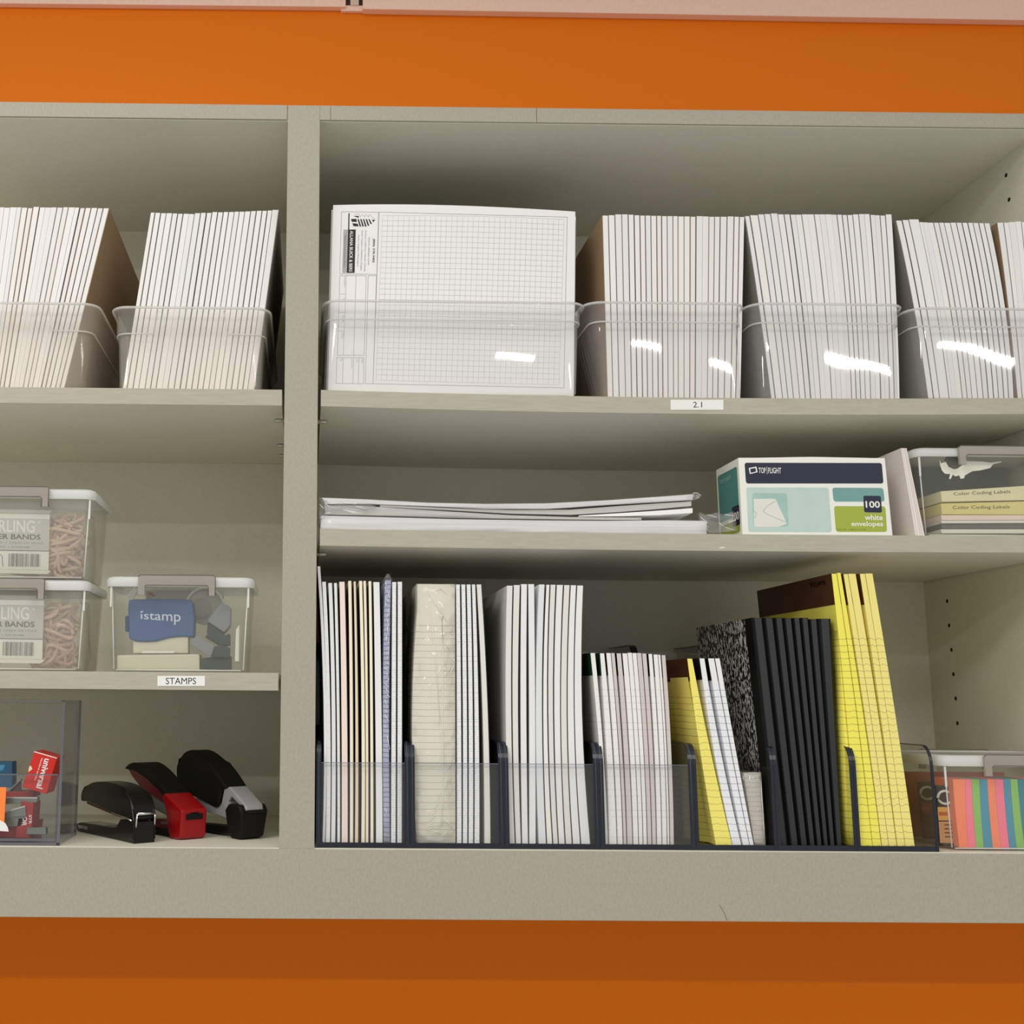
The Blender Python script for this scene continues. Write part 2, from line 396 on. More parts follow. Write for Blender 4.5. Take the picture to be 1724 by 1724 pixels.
def spread_edges(a, b, n, jit=.12):
    w = [1+R.uniform(-jit, jit) for _ in range(n)]; s = sum(w); e = [a]
    for v in w: e.append(e[-1]+(b-a)*v/s)
    return e
def like(edges, a, b):                       # the same proportions between a and b
    return [a+(b-a)*(e-edges[0])/(edges[-1]-edges[0]) for e in edges]

# ------------------------------------------------------------------ open clear bins on the top shelf
BIN_A = clear('bin_plastic_milky', (255, 254, 252), .12, .07, .8, (255, 253, 244), .4, 6, 1.5)
BIN_B = clear('bin_plastic_clear', (254, 254, 254), .06, .03, 1.0, (254, 254, 254), .3, 7, 1.5)
def storage_bin(label, rim, bot, zb, Yf, depth, stepz, mat, group, notch=False):
    """rim = (left px, right px, y px); bot = (left px, right px)"""
    pl, pr = P(rim[0], rim[2], Yf), P(rim[1], rim[2], Yf)
    bl, br = P(bot[0], rim[2]+145, Yf+8), P(bot[1], rim[2]+145, Yf+8)
    xc = (pl.x+pr.x)/2; hx = (pr.x-pl.x)/2; zr = (pl.z+pr.z)/2; hb = min(hx-7, (br.x-bl.x)/2+1.5)
    yc = Yf+depth/2; hy = depth/2; hyb = hy-11; zs = zb+(zr-zb)*stepz
    hs = lerp(hb, hx-6, stepz); hys = lerp(hyb, hy-6, stepz); w = 1.5
    xb = (bl.x+br.x)/2
    hyb = hy-9
    f1, f2 = 7/(zs-zb), 1-5/(zs-zb)
    out = [(hb-3, hyb-3, zb, 0), (hb, hyb, zb+3, 0), (lerp(hb, hs, f1), lerp(hyb, hys, f1), zb+7, 0), (lerp(hb, hs, f2), lerp(hyb, hys, f2), zs-5, 0), (hs, hys, zs-1, 0), (hs+2.2, hys+2.2, zs+1, 1), (hx-4.5, hy-4.5, zr-6, 2), (hx-1, hy-1, zr-5.4, 4), (hx, hy, zr-4, 5), (hx, hy, zr-1.2, 5), (hx-1.2, hy-1.2, zr, 4)]
    inn = [(hx-4.5, hy-4.5, zr, 2), (hx-6.2, hy-6.2, zr-2, 1), (hs+2.2-w, hys+2.2-w, zs+1.5, 0), (hs-w, hys-w, zs-.5, -1), (lerp(hb, hs, f2)-w, lerp(hyb, hys, f2)-w, zs-5, -1), (lerp(hb, hs, f1)-w, lerp(hyb, hys, f1)-w, zb+7, -1), (hb-w, hyb-w, zb+4, -1), (hb-4, hyb-4, zb+1.8, -1)]
    root = V(xc, yc, zb)
    t = thing('storage_bin', label, 'bin', root, group=group)
    m = MB(); rings = []
    for (ax, ay, z, dr) in out+inn:
        k = min(1, max(0, (z-zb)/(zr-zb))); rings.append(rrect(lerp(xb, xc, k), yc, ax, ay, lerp(9, 16, k)+dr, z, 5))
    m.loft(rings, mat); m.build('tub', t, root)
    # thickened bead round the rim, and a bead at the shoulder
    m = MB(); m.tube(rrect(xc, yc, hx-.6, hy-.6, 20, zr-1.4, 6), 1.5, RIMM, 6, True); m.build('rim', t, root)
    if notch:                                  # the shoulder runs round each end and climbs to the rim in the middle of the front
        x0 = lerp(xb, xc, stepz)
        for sx in (-1, 1):
            p = [v for v in rrect(x0, yc, hs+1.4, hys+1.4, 15, zs, 6) if (v.x-x0)*sx > 0]
            p = p if sx > 0 else p[::-1]
            a, c = V(x0+sx*hs*.5, yc-hys-2.2, zs), V(x0+sx*hs*.5, yc+hys+2.2, zs)
            m = MB(); m.tube([a+V(sx*-4, -2.2, zr-zs-4), a, *p, c, c+V(sx*-4, 2.2, zr-zs-4)], 1.0, RIMM, 6); m.build('shoulder_ridge', t, root)
    else:
        m = MB(); m.tube(rrect(lerp(xb, xc, stepz), yc, hs+1.4, hys+1.4, 15, zs, 6), 1.0, RIMM, 6, True); m.build('shoulder_ridge', t, root)
    return t
RIMM = clear('bin_rim_plastic', (252, 252, 252), .5, .12, 1.0, (236, 236, 230))
G = 'clear bins of white notepads on the top shelves'
storage_bin('clear bin of leaning white notepads at the left picture edge', (-125, 166, 508), (-105, 140), Z1L+.2, 3, 322, .68, BIN_A, G, True)
storage_bin('clear bin of leaning white notepads just left of the grey post', (185, 456, 516), (201, 437), Z1L+.2, 3, 322, .68, BIN_A, G, True)
BINS = [('clear bin holding the printed graph pad, right of the post', (543, 989, 506), (547, 970)),
        ('clear bin of upright white notepads directly above the 2.1 label', (984, 1259, 508), (1019, 1248)),
        ('clear bin of white notepads right of the one above the 2.1 label', (1261, 1528, 510), (1283, 1514)),
        ('clear bin of right-leaning white notepads at the right picture edge', (1531, 1800, 518), (1556, 1786))]
for (lb, rim, bt) in BINS:
    zb = max(z1R(P(bt[0], 660, 10).x), z1R(min(XR, P(bt[1], 660, 10).x)))
    storage_bin(lb, rim, bt, zb+.2, 3, 322, .80, BIN_B, G)

# pads in the left-hand bins, leaning to the right
YP = 22
def z_zoom(v, k=3.518, o=0): return o+v/k
ta = [-75, -66.5, -57, -48, -38, -29, -19.5, -10, 0] + [z_zoom(v) for v in (25, 60, 100, 130, 165, 197, 237, 268, 303, 340, 375, 408, 443, 475, 507, 543, 580, 613, 650)]
ba = like(ta, -97, 109)
ya = [350+R.uniform(-1, 1) for _ in ta]
for i in range(14, len(ya)): ya[i] = 349 + 2.2*((i-14)/(len(ya)-14)) + R.uniform(-.8, .8)
pad_row(ta, ya, ba, 648, YP, Z1L+2.4, 279, WHITES, lambda i, n: 'white notepad, %s from the right in the bin at the left edge' % ORD[n-1-i], 'white notepads in the bin at the left picture edge', 0, 'R', CHIP)
tb = [z_zoom(v) for v in (893, 920, 955, 987, 1023, 1055, 1087, 1120, 1155, 1190, 1225, 1258, 1292, 1325, 1357, 1390, 1420, 1452, 1487, 1520, 1555, 1585, 1612, 1655)]
bb = like(tb, 206, 429)
yb_ = [358, 358.5, 359, 359, 359.5, 360, 360, 360.5, 359, 358.5, 358.5, 357, 357.5, 357, 357, 356.5, 356.5, 356, 355.5, 355, 355, 354.5, 353.5]
pad_row(tb, yb_, bb, 651, YP, Z1L+2.4, 279, WHITES, lambda i, n: 'white notepad, %s from the left in the bin beside the post' % ORD[i], 'white notepads in the bin left of the post', 0, 'R', CHIPG, show=.95)
# bin above the 2.1 label
td = [980+v/3.448 for v in (115, 150, 188, 228, 265, 300, 333, 365, 397, 430, 460, 492, 525, 555, 590, 625, 660, 700, 735, 767, 800, 840, 880, 912, 942)]
bd = like(td, 1022, 1246)
yd = [363, 362.5, 361, 361, 361.5, 362.5, 363, 363, 363.5, 363.5, 364, 364, 364, 364.5, 364.5, 365, 364, 364.5, 365, 365, 365, 364.5, 365, 365.5]
zz = z1R(P(1130, 660, YP).x)+3.2
pad_row(td, yd, bd, 664, YP, zz, 279, WHITES, lambda i, n: 'white notepad, %s from the left in the bin above the 2.1 label' % ORD[i], 'white notepads in the bin above the 2.1 label', 0, 'L', CHIP, show=.9)
te = [1253, 1262] + [980+v/3.448 for v in (1020, 1055, 1092, 1133, 1170, 1205, 1240, 1272, 1308, 1345, 1378, 1412, 1447, 1477, 1507, 1537, 1568, 1603, 1637, 1670)] + [1473, 1481, 1490, 1501]
be = like(te, 1297, 1514)
ye = [364, 362.5, 361, 360.5, 359.5, 361, 361, 361.5, 361.5, 361, 361, 361, 361, 361, 361.5, 361.5, 362, 362, 361, 360.5, 360.5, 362, 362.5, 363, 361]
zz = z1R(P(1400, 660, YP).x)+3.2
pad_row(te, ye, be, 664, YP, zz, 279, WHITES, lambda i, n: 'white notepad, %s from the left in the bin second from the right' % ORD[i], 'white notepads in the bin second from the right', [1.2+.1*i if i < 14 else 2.4-.1*(i-14) for i in range(26)], 'L', CHIPG)
tf = [1440+v/3.19 for v in (215, 250, 285, 340, 360, 388, 418, 447, 475, 508, 540, 570, 602, 630, 660, 690, 720)]
bf = like(tf, 1561, 1706)
yf = [371.5, 370.5, 369.5, 374, 374.5, 375, 375, 375, 375.3, 375, 375, 375.2, 375.2, 375.5, 375.8, 376]
zz = z1R(P(1700, 660, YP).x)+3.2
pad_row(tf, yf, bf, 664, YP, zz, 279, WHITES, lambda i, n: 'white notepad, %s from the left in the rightmost bin' % ORD[i], 'right-leaning white notepads in the rightmost bin', [2.5+.15*i for i in range(16)], 'L', CHIPG, show=.9)
tg = [1678, 1689, 1698.5, 1710, 1719, 1728, 1737, 1746, 1755, 1764, 1773]
bg_ = like(tg, 1712, 1782)
pad_row(tg, [375, 375, 374, 373, 374, 375, 375, 375, 375, 375], bg_, 664, YP, zz, 279, WHITES, lambda i, n: 'white notepad, %s past the gap in the rightmost bin' % ORD[i], 'white notepads past the gap in the rightmost bin', 1.5, 'L', CHIP)

# the printed pad standing face-on, with more of the same behind it
zz = z1R(P(760, 660, 22).x)+3.0
def sheet_quad(Y): return [P(561, 345, Y), P(968.5, 356, Y), P(965.5, 664, Y), P(552, 656, Y)]
def face_pad(label, Y, th, dx, dz, group, front=False):
    q = [v+V(dx, 0, dz if i < 2 else 0) for i, v in enumerate(sheet_quad(Y))]
    for i in (2, 3): q[i].z = zz
    n = 10; top = []
    for i in range(n+1):
        u = i/n; top.append(q[0].lerp(q[1], u)+V(0, 0, 4.2*4*u*(1-u)*(1-.25*u)-.2))
    root = V((q[2].x+q[3].x)/2, Y, zz); m = MB()
    m.prism([q[3], q[2]]+top[::-1], (0, th-.9, 0), WHITES[0] if front else WHITES[1])
    o = tag(m.build('notepad', root=root), label, 'notepad', group)
    m = MB(); m.prism([v+V(0, th-.85, 0) for v in [q[3], q[2]]+top[::-1]], (0, .8, 0), CHIPG); m.build('backing_board', o, root)
    return o, q, root
pg, q, root = face_pad('white graph pad facing out, printed with a company title block', 22, 7, 0, 0, None, True)
for i in range(9):
    face_pad('white graph pad, %s behind the printed pad' % ORD[i], 29.5+7.6*i, 7, -2.2+R.uniform(-.5, .5) if i < 2 else R.uniform(-1, 1), -6-R.uniform(0, 2), 'graph pads stacked behind the printed pad')
# print on the front sheet
m = MB(); Yp = 21.85
def pq(pts): return [P(x, y, Yp) for x, y in pts]
def line_px(x0, y0, x1, y1, w, mat):
    a, c = P(x0, y0, Yp), P(x1, y1, Yp); d = (c-a).normalized(); n = V(-d.z, 0, d.x)*(w/2)
    m.poly([a+n, c+n, c-n, a-n], mat)
G4 = pq([(644, 362.8), (950, 369.5), (941, 648), (633, 640)])        # grid
nx, nz = 34, 31
for i in range(nx+1):
    u = i/nx; a, c = bil(G4, u, 0), bil(G4, u, 1); m.poly([a-V(.16, 0, 0), a+V(.16, 0, 0), c+V(.16, 0, 0), c-V(.16, 0, 0)], GRIDM)
for j in range(nz+1):
    for s in range(4):                                                 # rules follow the gentle curl of the sheet
        v = j/nz; k0 = .6*math.sin(v*3)
        f = lambda u: bil(G4, u, v)+V(0, .0, 2.6*(1-v)*4*u*(1-u)*.6)
        a, c = f(s/4), f((s+1)/4); m.poly([a+V(0, 0, .16), c+V(0, 0, .16), c-V(0, 0, .16), a-V(0, 0, .16)], GRIDM)
fr = [(638.5, 357), (955, 365.5), (949.5, 653), (628, 646)]
for i in range(4): line_px(*fr[i], *fr[(i+1) % 4], .38, LINEM)
def frame(pts, w=.34):
    for i in range(len(pts)): line_px(*pts[i], *pts[(i+1) % len(pts)], w, LINEM)
frame([(575, 356.5), (637, 357.3), (634.5, 462), (572, 461)])
frame([(572, 464), (616.5, 464), (613, 598), (568, 598)])
frame([(620, 464), (634, 464), (628, 646), (615, 646)])
frame([(567, 602), (612.5, 602), (612, 646), (566, 645.5)])
for (x0, y0, x1, y1) in ((583, 464, 578, 598), (599.5, 464, 595.5, 598), (572, 495, 582, 495), (570.5, 526, 580.5, 526), (569.5, 557.5, 579.5, 557.5), (578, 602, 576.5, 645.5), (595.5, 602, 594, 645.5), (604.5, 602, 603, 645.5)):
    line_px(x0, y0, x1, y1, .3, LINEM)
GREYP = plain('ink_pale_grey', (176, 176, 176), .8)
m.poly(pq([(578.5, 386.5), (585.5, 386.5), (583, 459.5), (576.2, 459.5)]), GREYP)
m.poly(pq([(585.8, 386.5), (599, 386.3), (597, 459.3), (583.6, 459.5)]), BLK)
m.poly(pq([(586.6, 359), (588.6, 359), (588, 386.8), (586, 386.8)]), BLK)
# the building mark: black bars stepping along a wedge, pale zigzag roof above
def pol(pts, mat=BLK): m.poly(pq(pts), mat)
pol([(594.6, 363.5), (604, 363.5), (604, 366.5), (602.4, 366.3)]); pol([(590.8, 368.8), (599.8, 368.4), (601.2, 373.6), (592.4, 373.4)])
pol([(593, 375.8), (602.2, 376.6), (603.8, 381.2), (595.2, 380.8)])
for i in range(5):
    x = 601.8+4.55*i; e = [0, 0, 0, -1.2, -4.2][i]
    pol([(x, 368.6), (x+2.4, 369), (x+6.4, 381.4+e), (x+3.6, 381.2+e)])
pol([(626.5, 369.8), (632, 370.4), (627.8, 374.2)])
zig = [(597, 360.5), (604, 360.3), (607, 365), (610, 360.5), (614, 365.4), (616, 360.6), (620.5, 365.4), (621.5, 361), (626, 364.6), (631.5, 370)]
for a, c in zip(zig, zig[1:]): line_px(*a, *c, .3, INKG)
def vtext(s, xr0, xr1, y0, y1, skew, mat, bold=0):           # text running down the sheet; its top faces right
    text_q(m, s, pq([(xr1, y0), (xr1-skew, y1), (xr0-skew, y1), (xr0, y0)]), mat, bold)
WPR = plain('ink_white', (236, 236, 236), .7)
Yp = 21.8
vtext('ALLANA BUICK & BERS', 589.3, 594.8, 388.5, 457.5, 1.8, WPR, .012)
vtext('Making Buildings Perform Better', 579.8, 582.6, 396, 450, 1.6, BLK)
vtext('(800) 378-3405', 627, 631.6, 402, 442, 1, BLK, .012)
vtext('www.abbae.com', 620.4, 623.2, 399, 446, 1, INKG)
vtext('Arizona | California | Hawaii | Nevada', 614.2, 617.2, 387.5, 457, 1.8, INKG)
vtext('North Carolina | Oklahoma | Oregon', 608.2, 611.2, 388, 455, 1.8, INKG)
vtext('Texas | Virginia | Washington', 602.4, 605.2, 395, 449, 1.6, INKG)
for (x, y, h, s) in ((579.4, 466, 18, 'PROJECT'), (578, 503, 5, 'BY'), (577, 530, 13, 'CLIENT'), (576, 560, 9, 'TITLE'), (574, 604, 4, 'NO'), (591.5, 604, 17, 'JOB NO.'), (600.5, 604, 6, 'OF'), (609, 604, 7, 'DATE')):
    vtext(s, x, x+1.8, y, y+h, .4, INKG)
m.build('printed_form', pg, root, recalc=False)

# ------------------------------------------------------------------ flip-lid boxes
BODY = clear('box_plastic', (254, 254, 253), .055, .08, .6, (250, 250, 244))
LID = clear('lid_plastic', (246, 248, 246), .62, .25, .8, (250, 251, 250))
LATCH = clear('latch_grey_plastic', (214, 211, 204), .62, .2, .7, (206, 200, 190))
LATCHE = plain('latch_edge', (104, 96, 88), .4)
def latch_box(label, lid, latch, zb, Yf, depth, group, body_mat=None, hl=24):
    """lid = (left px, right px, top px, bottom px) at its front; latch = (left px, right px)"""
    a, c = P(lid[0], lid[2], Yf), P(lid[1], lid[3], Yf)
    xl, xr, zt, zl = a.x, c.x, a.z, c.z
    xc = (xl+xr)/2; hx = (xr-xl)/2; yc = Yf+depth/2; hy = depth/2; w = 1.6
    t = thing('latch_box', label, 'box', V(xc, yc, zb), group=group); root = V(xc, yc, zb)
    m = MB()
    o = [(hx-11, hy-11, zb, -2), (hx-8.5, hy-8.5, zb+2.5, 0), (hx-4.6, hy-4.6, zl-1, 2), (hx-4.2, hy-4.2, zl+6, 2)]
    i = [(hx-4.2-w, hy-4.2-w, zl+6, 1), (hx-4.6-w, hy-4.6-w, zl-1, 1), (hx-8.5-w, hy-8.5-w, zb+3.2, -1), (hx-12, hy-12, zb+1.8, -2)]
    shell(m, o, i, xc, yc, body_mat or BODY, 10, 5); m.build('body', t, root)
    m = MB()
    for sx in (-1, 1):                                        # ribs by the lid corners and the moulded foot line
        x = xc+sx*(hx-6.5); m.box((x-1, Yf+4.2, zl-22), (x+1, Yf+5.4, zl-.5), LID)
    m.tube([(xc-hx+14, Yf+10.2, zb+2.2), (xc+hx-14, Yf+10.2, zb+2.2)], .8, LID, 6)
    for sx in (-1, 1): m.tube([(xc+sx*(hx-11.2), Yf+11.0, zb+3), (xc+sx*(hx-7.2), Yf+7.0, zl-1)], .8, LID, 6)  # whitish tubes put the front-corner highlights into the shape
    m.build('rib_and_highlight', t, root)
    m = MB()
    m.loft([rrect(xc, yc, hx-.8, hy-.8, 13, zl, 6), rrect(xc, yc, hx, hy, 13, zl+2, 6), rrect(xc, yc, hx, hy, 13, zt-5, 6), rrect(xc, yc, hx-1.2, hy-1.2, 12, zt-2, 6), rrect(xc, yc, hx-5, hy-5, 9, zt, 6),
            rrect(xc, yc, hx-8, hy-8, 8, zt-1.5, 6), rrect(xc, yc, hx-8.5, hy-8.5, 8, zt-3, 6), rrect(xc, yc, hx-3, hy-3, 11, zt-5, 6), rrect(xc, yc, hx-2.2, hy-2.2, 11, zl, 6)], LID, cap0=False, cap1=False)
    m.loft([rrect(xc, yc, hx-8.2, hy-8.2, 8, zt-3.2, 6), rrect(xc, yc, hx-8.2, hy-8.2, 8, zt-1.8, 6)], LID)
    m.build('lid', t, root)
    x0, x1 = P(latch[0], lid[2], Yf-3).x, P(latch[1], lid[2], Yf-3).x
    for (ya, ybk) in ((Yf-4.5, Yf-.6), (Yf+depth+.6, Yf+depth+4.5)):
        m = MB(); zm = zl+1.2; zt2 = zt+.8; zl2 = zl-10; g = 7.5
        prof = [V(x0, ya, zl2), V(x0+g, ya, zl2), V(x0+g, ya, zm-2), V(x0+g+1.5, ya, zm), V(x1-g-1.5, ya, zm), V(x1-g, ya, zm-2), V(x1-g, ya, zl2), V(x1, ya, zl2), V(x1, ya, zt2-2), V(x1-2, ya, zt2), V(x0+2, ya, zt2), V(x0, ya, zt2-2)]
        m.prism(prof, (0, ybk-ya, 0), LATCH)
        lo = m.build('latch', t, root, bevel=.4)
        m = MB()                                              # darker seen-through edges of the latch
        ed = [prof[2], prof[3], prof[4], prof[5], prof[6]]
        m.tube([p+V(0, -.1, 0) for p in ed], .5, LATCHE, 5)
        m.tube([p+V(0, -.1, 0) for p in (prof[7], prof[8], prof[9], prof[10], prof[11])], .5, LATCHE, 5)
        m.build('latch_edge', lo, root)
    return dict(t=t, x0=xc-hx+11, x1=xc+hx-11, y0=Yf+11, y1=Yf+depth-11, z0=zb+2.4, zl=zl, zt=zt)
HAZY = clear('box_plastic_hazy', (252, 252, 250), .15, .12, .7, (240, 236, 228))
GB = 'clear boxes with grey latches'
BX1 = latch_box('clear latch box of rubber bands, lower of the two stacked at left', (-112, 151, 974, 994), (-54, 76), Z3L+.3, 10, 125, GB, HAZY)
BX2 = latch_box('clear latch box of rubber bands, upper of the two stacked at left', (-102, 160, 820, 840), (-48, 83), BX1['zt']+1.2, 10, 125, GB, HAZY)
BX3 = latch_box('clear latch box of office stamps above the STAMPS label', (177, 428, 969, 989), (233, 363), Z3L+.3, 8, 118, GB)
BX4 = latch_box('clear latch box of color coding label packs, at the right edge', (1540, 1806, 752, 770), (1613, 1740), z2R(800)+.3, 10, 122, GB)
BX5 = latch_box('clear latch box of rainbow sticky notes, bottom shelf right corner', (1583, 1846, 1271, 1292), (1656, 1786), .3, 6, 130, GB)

# ------------------------------------------------------------------ bags of rubber bands
FILM = clear('plastic_film', (253, 253, 252), .03, .12, 1.3, (236, 236, 232), .8, 60)
RUB = plain('rubber_tan', (204, 174, 150), .6, .12, 40)
RUB2 = plain('rubber_rose', (180, 146, 130), .6, .12, 40)
CARDG = plain('card_silver_grey', (192, 194, 190), .5, .02); CARDW = plain('card_white', (236, 236, 230), .5, .01); MAUVE = plain('ink_mauve', (140, 110, 130), .7)
DKI = plain('ink_charcoal', (46, 46, 52), .6); GR2 = plain('ink_midgrey', (104, 104, 104), .7)
def band_bag(bx, label, q, seed):
    rr = random.Random(seed); Yc = bx['y0']+2.2
    x1 = bx['x1']-3; x0 = bx['x0']+4; z0, z1 = bx['z0'], bx['zl']-8; y0, y1 = bx['y0']+4, bx['y1']-4
    root = V((x0+x1)/2, (y0+y1)/2, z0); m = MB()
    rings = []
    for (f, z) in ((.86, z0+.2), (1, z0+14), (.97, z0+(z1-z0)*.6), (.8, z1-6), (.72, z1)):
        rings.append(rrect(root.x, root.y, (x1-x0)/2*(.9+.1*f), (y1-y0)/2*f, 14, z, 4))
    rings = [[p+V(rr.uniform(-1, 1), rr.uniform(-1.2, 1.2), 0) for p in r] for r in rings]
    m.loft(rings, FILM)
    bag = tag(m.build('rubber_band_bag', root=root), label, 'bag', 'bags of rubber bands')
    m = MB()
    for i in range(80):                                       # loose loops, too many and tangled to count
        near = i < 60
        cx = rr.uniform(x1-40, x1-17) if near else rr.uniform(x0+15, x1-20); cz = rr.uniform(z0+9, z1-16); cy = rr.uniform(y0+4, y0+26) if near else rr.uniform(y0+8, y1-14)
        a, e = rr.uniform(12, 24), rr.uniform(3, 8); ph = rr.uniform(0, 6.3); th = rr.uniform(-1.2, 1.2); tw = rr.uniform(-.6, .6); pts = []
        for k in range(20):
            t = 2*math.pi*k/20; u = a*math.cos(t); v = e*math.sin(t)+3*math.sin(2*t+ph); d = 3*math.sin(t+ph)
            xx = u*math.cos(th)-v*math.sin(th); zq = u*math.sin(th)+v*math.cos(th)
            pts.append((min(x1-3, max(x0+3, cx+xx)), min(y1-4, max(y0+2.2, cy+d+tw*v)), min(z1-6, max(z0+2, cz+zq))))
        m.tube(pts, 2.3, RUB if i % 3 else RUB2, 6, True, .45)
    tag(m.build('rubber_bands', bag, root), kind='stuff')
    # printed card inside the front of the bag
    tl, tr, br, bl = [P(x, y, Yc) for x, y in q]
    m = MB(); Q = [tl, tr, br, bl]; m.prism(Q, (0, .5, 0), CARDW)
    Q = [v-V(0, .12, 0) for v in Q]
    strip_q(m, Q, 0, .085, 1, .655, CARDG); Q = [v-V(0, .08, 0) for v in Q]
    strip_q(m, Q, 0, .655, 1, .668, DKI)
    def T(s, u0, v0, u1, v1, mat, bold=0): text_q(m, s, [bil(Q, u0, v0), bil(Q, u1, v0), bil(Q, u1, v1), bil(Q, u0, v1)], mat, bold)
    T('STERLING', .245, .115, .845, .335, CARDW, .012)
    T('°', .875, .13, .905, .165, CARDW, .01)
    T('RUBBER BANDS', .215, .365, .908, .46, DKI, .022)
    T('ELASTIQUES  |  LIGAS DE HULE', .225, .505, .935, .545, GR2, .004)
    T('ONE POUND  |  454 GRAMS', .30, .585, .80, .622, GR2, .004)
    u = .575; r2 = random.Random(5)
    while u < .915:
        w = r2.choice((.004, .006, .010, .014)); strip_q(m, Q, u, .715, u+w, .945, DKI if r2.random() < .5 else GR2); u += w+r2.choice((.004, .006, .009))
    pts = [bil(Q, uu, vv) for uu, vv in ((.12, .94), (.12, .78), (.14, .735), (.48, .735), (.505, .76), (.515, .94))]
    m.tube(pts, .45, MAUVE, 4); T('1 LB 454G', .36, .875, .455, .905, GR2)
    m.build('printed_card', bag, root, recalc=False)
    m = MB()                                                   # sealed strips of film above and below the card
    for (va, vb, mt) in ((-.075, -.01, CARDG), (1.005, 1.07, CARDW)):
        m.prism([bil(Q, -.02, va), bil(Q, 1.03, va), bil(Q, .99, vb), bil(Q, -.02, vb)], (0, .4, 0), mt)
    m.build('sealed_strip', bag, root)
band_bag(BX2, 'bag of tan rubber bands with silver card in the upper stacked box', [(-75, 863), (84, 866), (81.5, 960), (-77, 957)], 3)
band_bag(BX1, 'bag of tan rubber bands with silver card in the lower stacked box', [(-84, 1008), (74, 1011), (71, 1110), (-86, 1108)], 8)

# ------------------------------------------------------------------ the stamp box's contents
BLUE = plain('stamp_blue', (58, 88, 138), .45, .03); BLUED = plain('stamp_blue_dark', (40, 62, 104), .45)
BEIGE = plain('stamp_beige', (206, 202, 178), .45, .02); STG = plain('stamper_grey', (128, 130, 136), .4, .03); STD = plain('stamper_dark', (42, 54, 58), .4, .04)
OFFW = plain('white_plastic', (226, 224, 216), .4, .02); INKW = plain('ink_soft_white', (204, 212, 222), .6)
YS = BX3['y0']+5
def flat(pts, Y): return [P(x, y, Y) for x, y in pts]
zf = BX3['z0']
r0 = P(298, 1122, YS+18); root = V(r0.x, YS+18, zf)
t = thing('hand_stamp', 'pre-inked hand stamp with wavy blue cap and beige base in the latch box', 'stamp', root)
m = MB()
wave = [(217, 1010), (225, 1009), (262, 1008), (298, 1008), (320, 1010), (324, 1012), (327, 1045), (326, 1073), (318, 1072), (300, 1072), (285, 1074), (262, 1080), (243, 1081), (228, 1080), (217, 1075), (216.5, 1045), (215, 1024)]
m.prism(flat(wave, YS+8), (0, 26, 0), BLUE); o = m.build('cap', t, root, bevel=2)
m = MB(); text_q(m, 'ıstamp', flat([(237, 1032), (304, 1032), (304, 1053), (237, 1046)], YS+7.8), INKW, .004)
m.v = m.v and m.v
m.poly(flat([(236.5, 1029.5), (241, 1028.3), (240.6, 1030.6), (236.2, 1031.8)], YS+7.8), INKW); m.build('printed_word', o, root, recalc=False)
m = MB(); m.prism(flat([(224, 1078), (224, 1100), (317, 1100), (317, 1070)], YS+11), (0, 20, 0), BEIGE); m.build('neck', t, root, bevel=1)
m = MB(); c = flat([(197, 1103), (336, 1101), (336, 1127), (197, 1127)], YS+4); c[2].z = c[3].z = zf+.2
m.prism(c, (0, 34, 0), BEIGE); m.build('base', t, root, bevel=1.5)
m = MB(); m.prism(flat([(240, 1096), (295, 1096), (293, 1100), (238, 1100)], YS+3.6), (0, 3, 0), OFFW); m.build('base_slot', t, root, bevel=.8)
m = MB(); m.prism(flat([(210.5, 1038), (217, 1036), (217, 1063), (210.5, 1063)], YS+14), (0, 14, 0), BLUED); m.build('side_catch', t, root, bevel=.6)
# roll in its clear case
pc = P(345, 1021, YS+52); root = V(pc.x, pc.y, zf)
m = MB(); rp = P(376, 1021, YS+52).x-pc.x
def disc(mb, c, r, y0, y1, mat, n=28): mb.prism([V(c.x+r*math.cos(2*math.pi*k/n), y0, c.z+r*math.sin(2*math.pi*k/n)) for k in range(n)], (0, y1-y0, 0), mat)
disc(m, pc, rp*.98, pc.y, pc.y+14, plain('tape_translucent', (188, 184, 174), .4, .03))
o = tag(m.build('tape_roll', root=root), 'pale translucent tape roll standing behind the blue hand stamp', 'tape')
m = MB(); m.tube([V(pc.x+rp*math.cos(a), pc.y-1, pc.z+rp*math.sin(a)) for a in [math.radians(200-i*12) for i in range(19)]], 1.6, OFFW, 8); m.build('rim', o, root)
m = MB(); disc(m, pc+V(-4, 0, -2), rp*.55, pc.y-1.5, pc.y, plain('tape_core', (168, 166, 156), .5, .03)); m.build('core', o, root)
# two grey self-inking stampers lying on each other
def stamper(label, head, foot, link, Y, th, root):
    t = thing('self_inking_stamp', label, 'stamp', root, group='grey self-inking stampers in the stamp box')
    m = MB(); m.prism(flat(head, Y), (0, th, 0), STG); m.build('head', t, root, bevel=1.2)
    m = MB(); m.prism(flat(link, Y+3), (0, th-6, 0), STD); m.build('slide', t, root, bevel=.8)
    m = MB(); m.prism(flat(foot, Y+1), (0, th, 0), STD); m.build('foot', t, root, bevel=1)
    return t
stamper('grey self-inking stamper tilted right, upper of the two', [(349, 1046), (372, 1014), (388, 1022), (387, 1053), (377, 1065)], [(352, 1062), (378, 1070), (386, 1066), (386, 1086), (370, 1088), (345, 1073)], [(350, 1047), (377, 1065), (373, 1084), (348, 1066)], YS+10, 26, V(P(370, 1120, YS+20).x, YS+20, zf))
t = thing('self_inking_stamp', 'dark self-inking stamper lying under the upper grey one', 'stamp', V(P(365, 1120, YS+20).x, YS+12, zf), group='grey self-inking stampers in the stamp box'); root = V(P(365, 1120, YS+20).x, YS+12, zf)
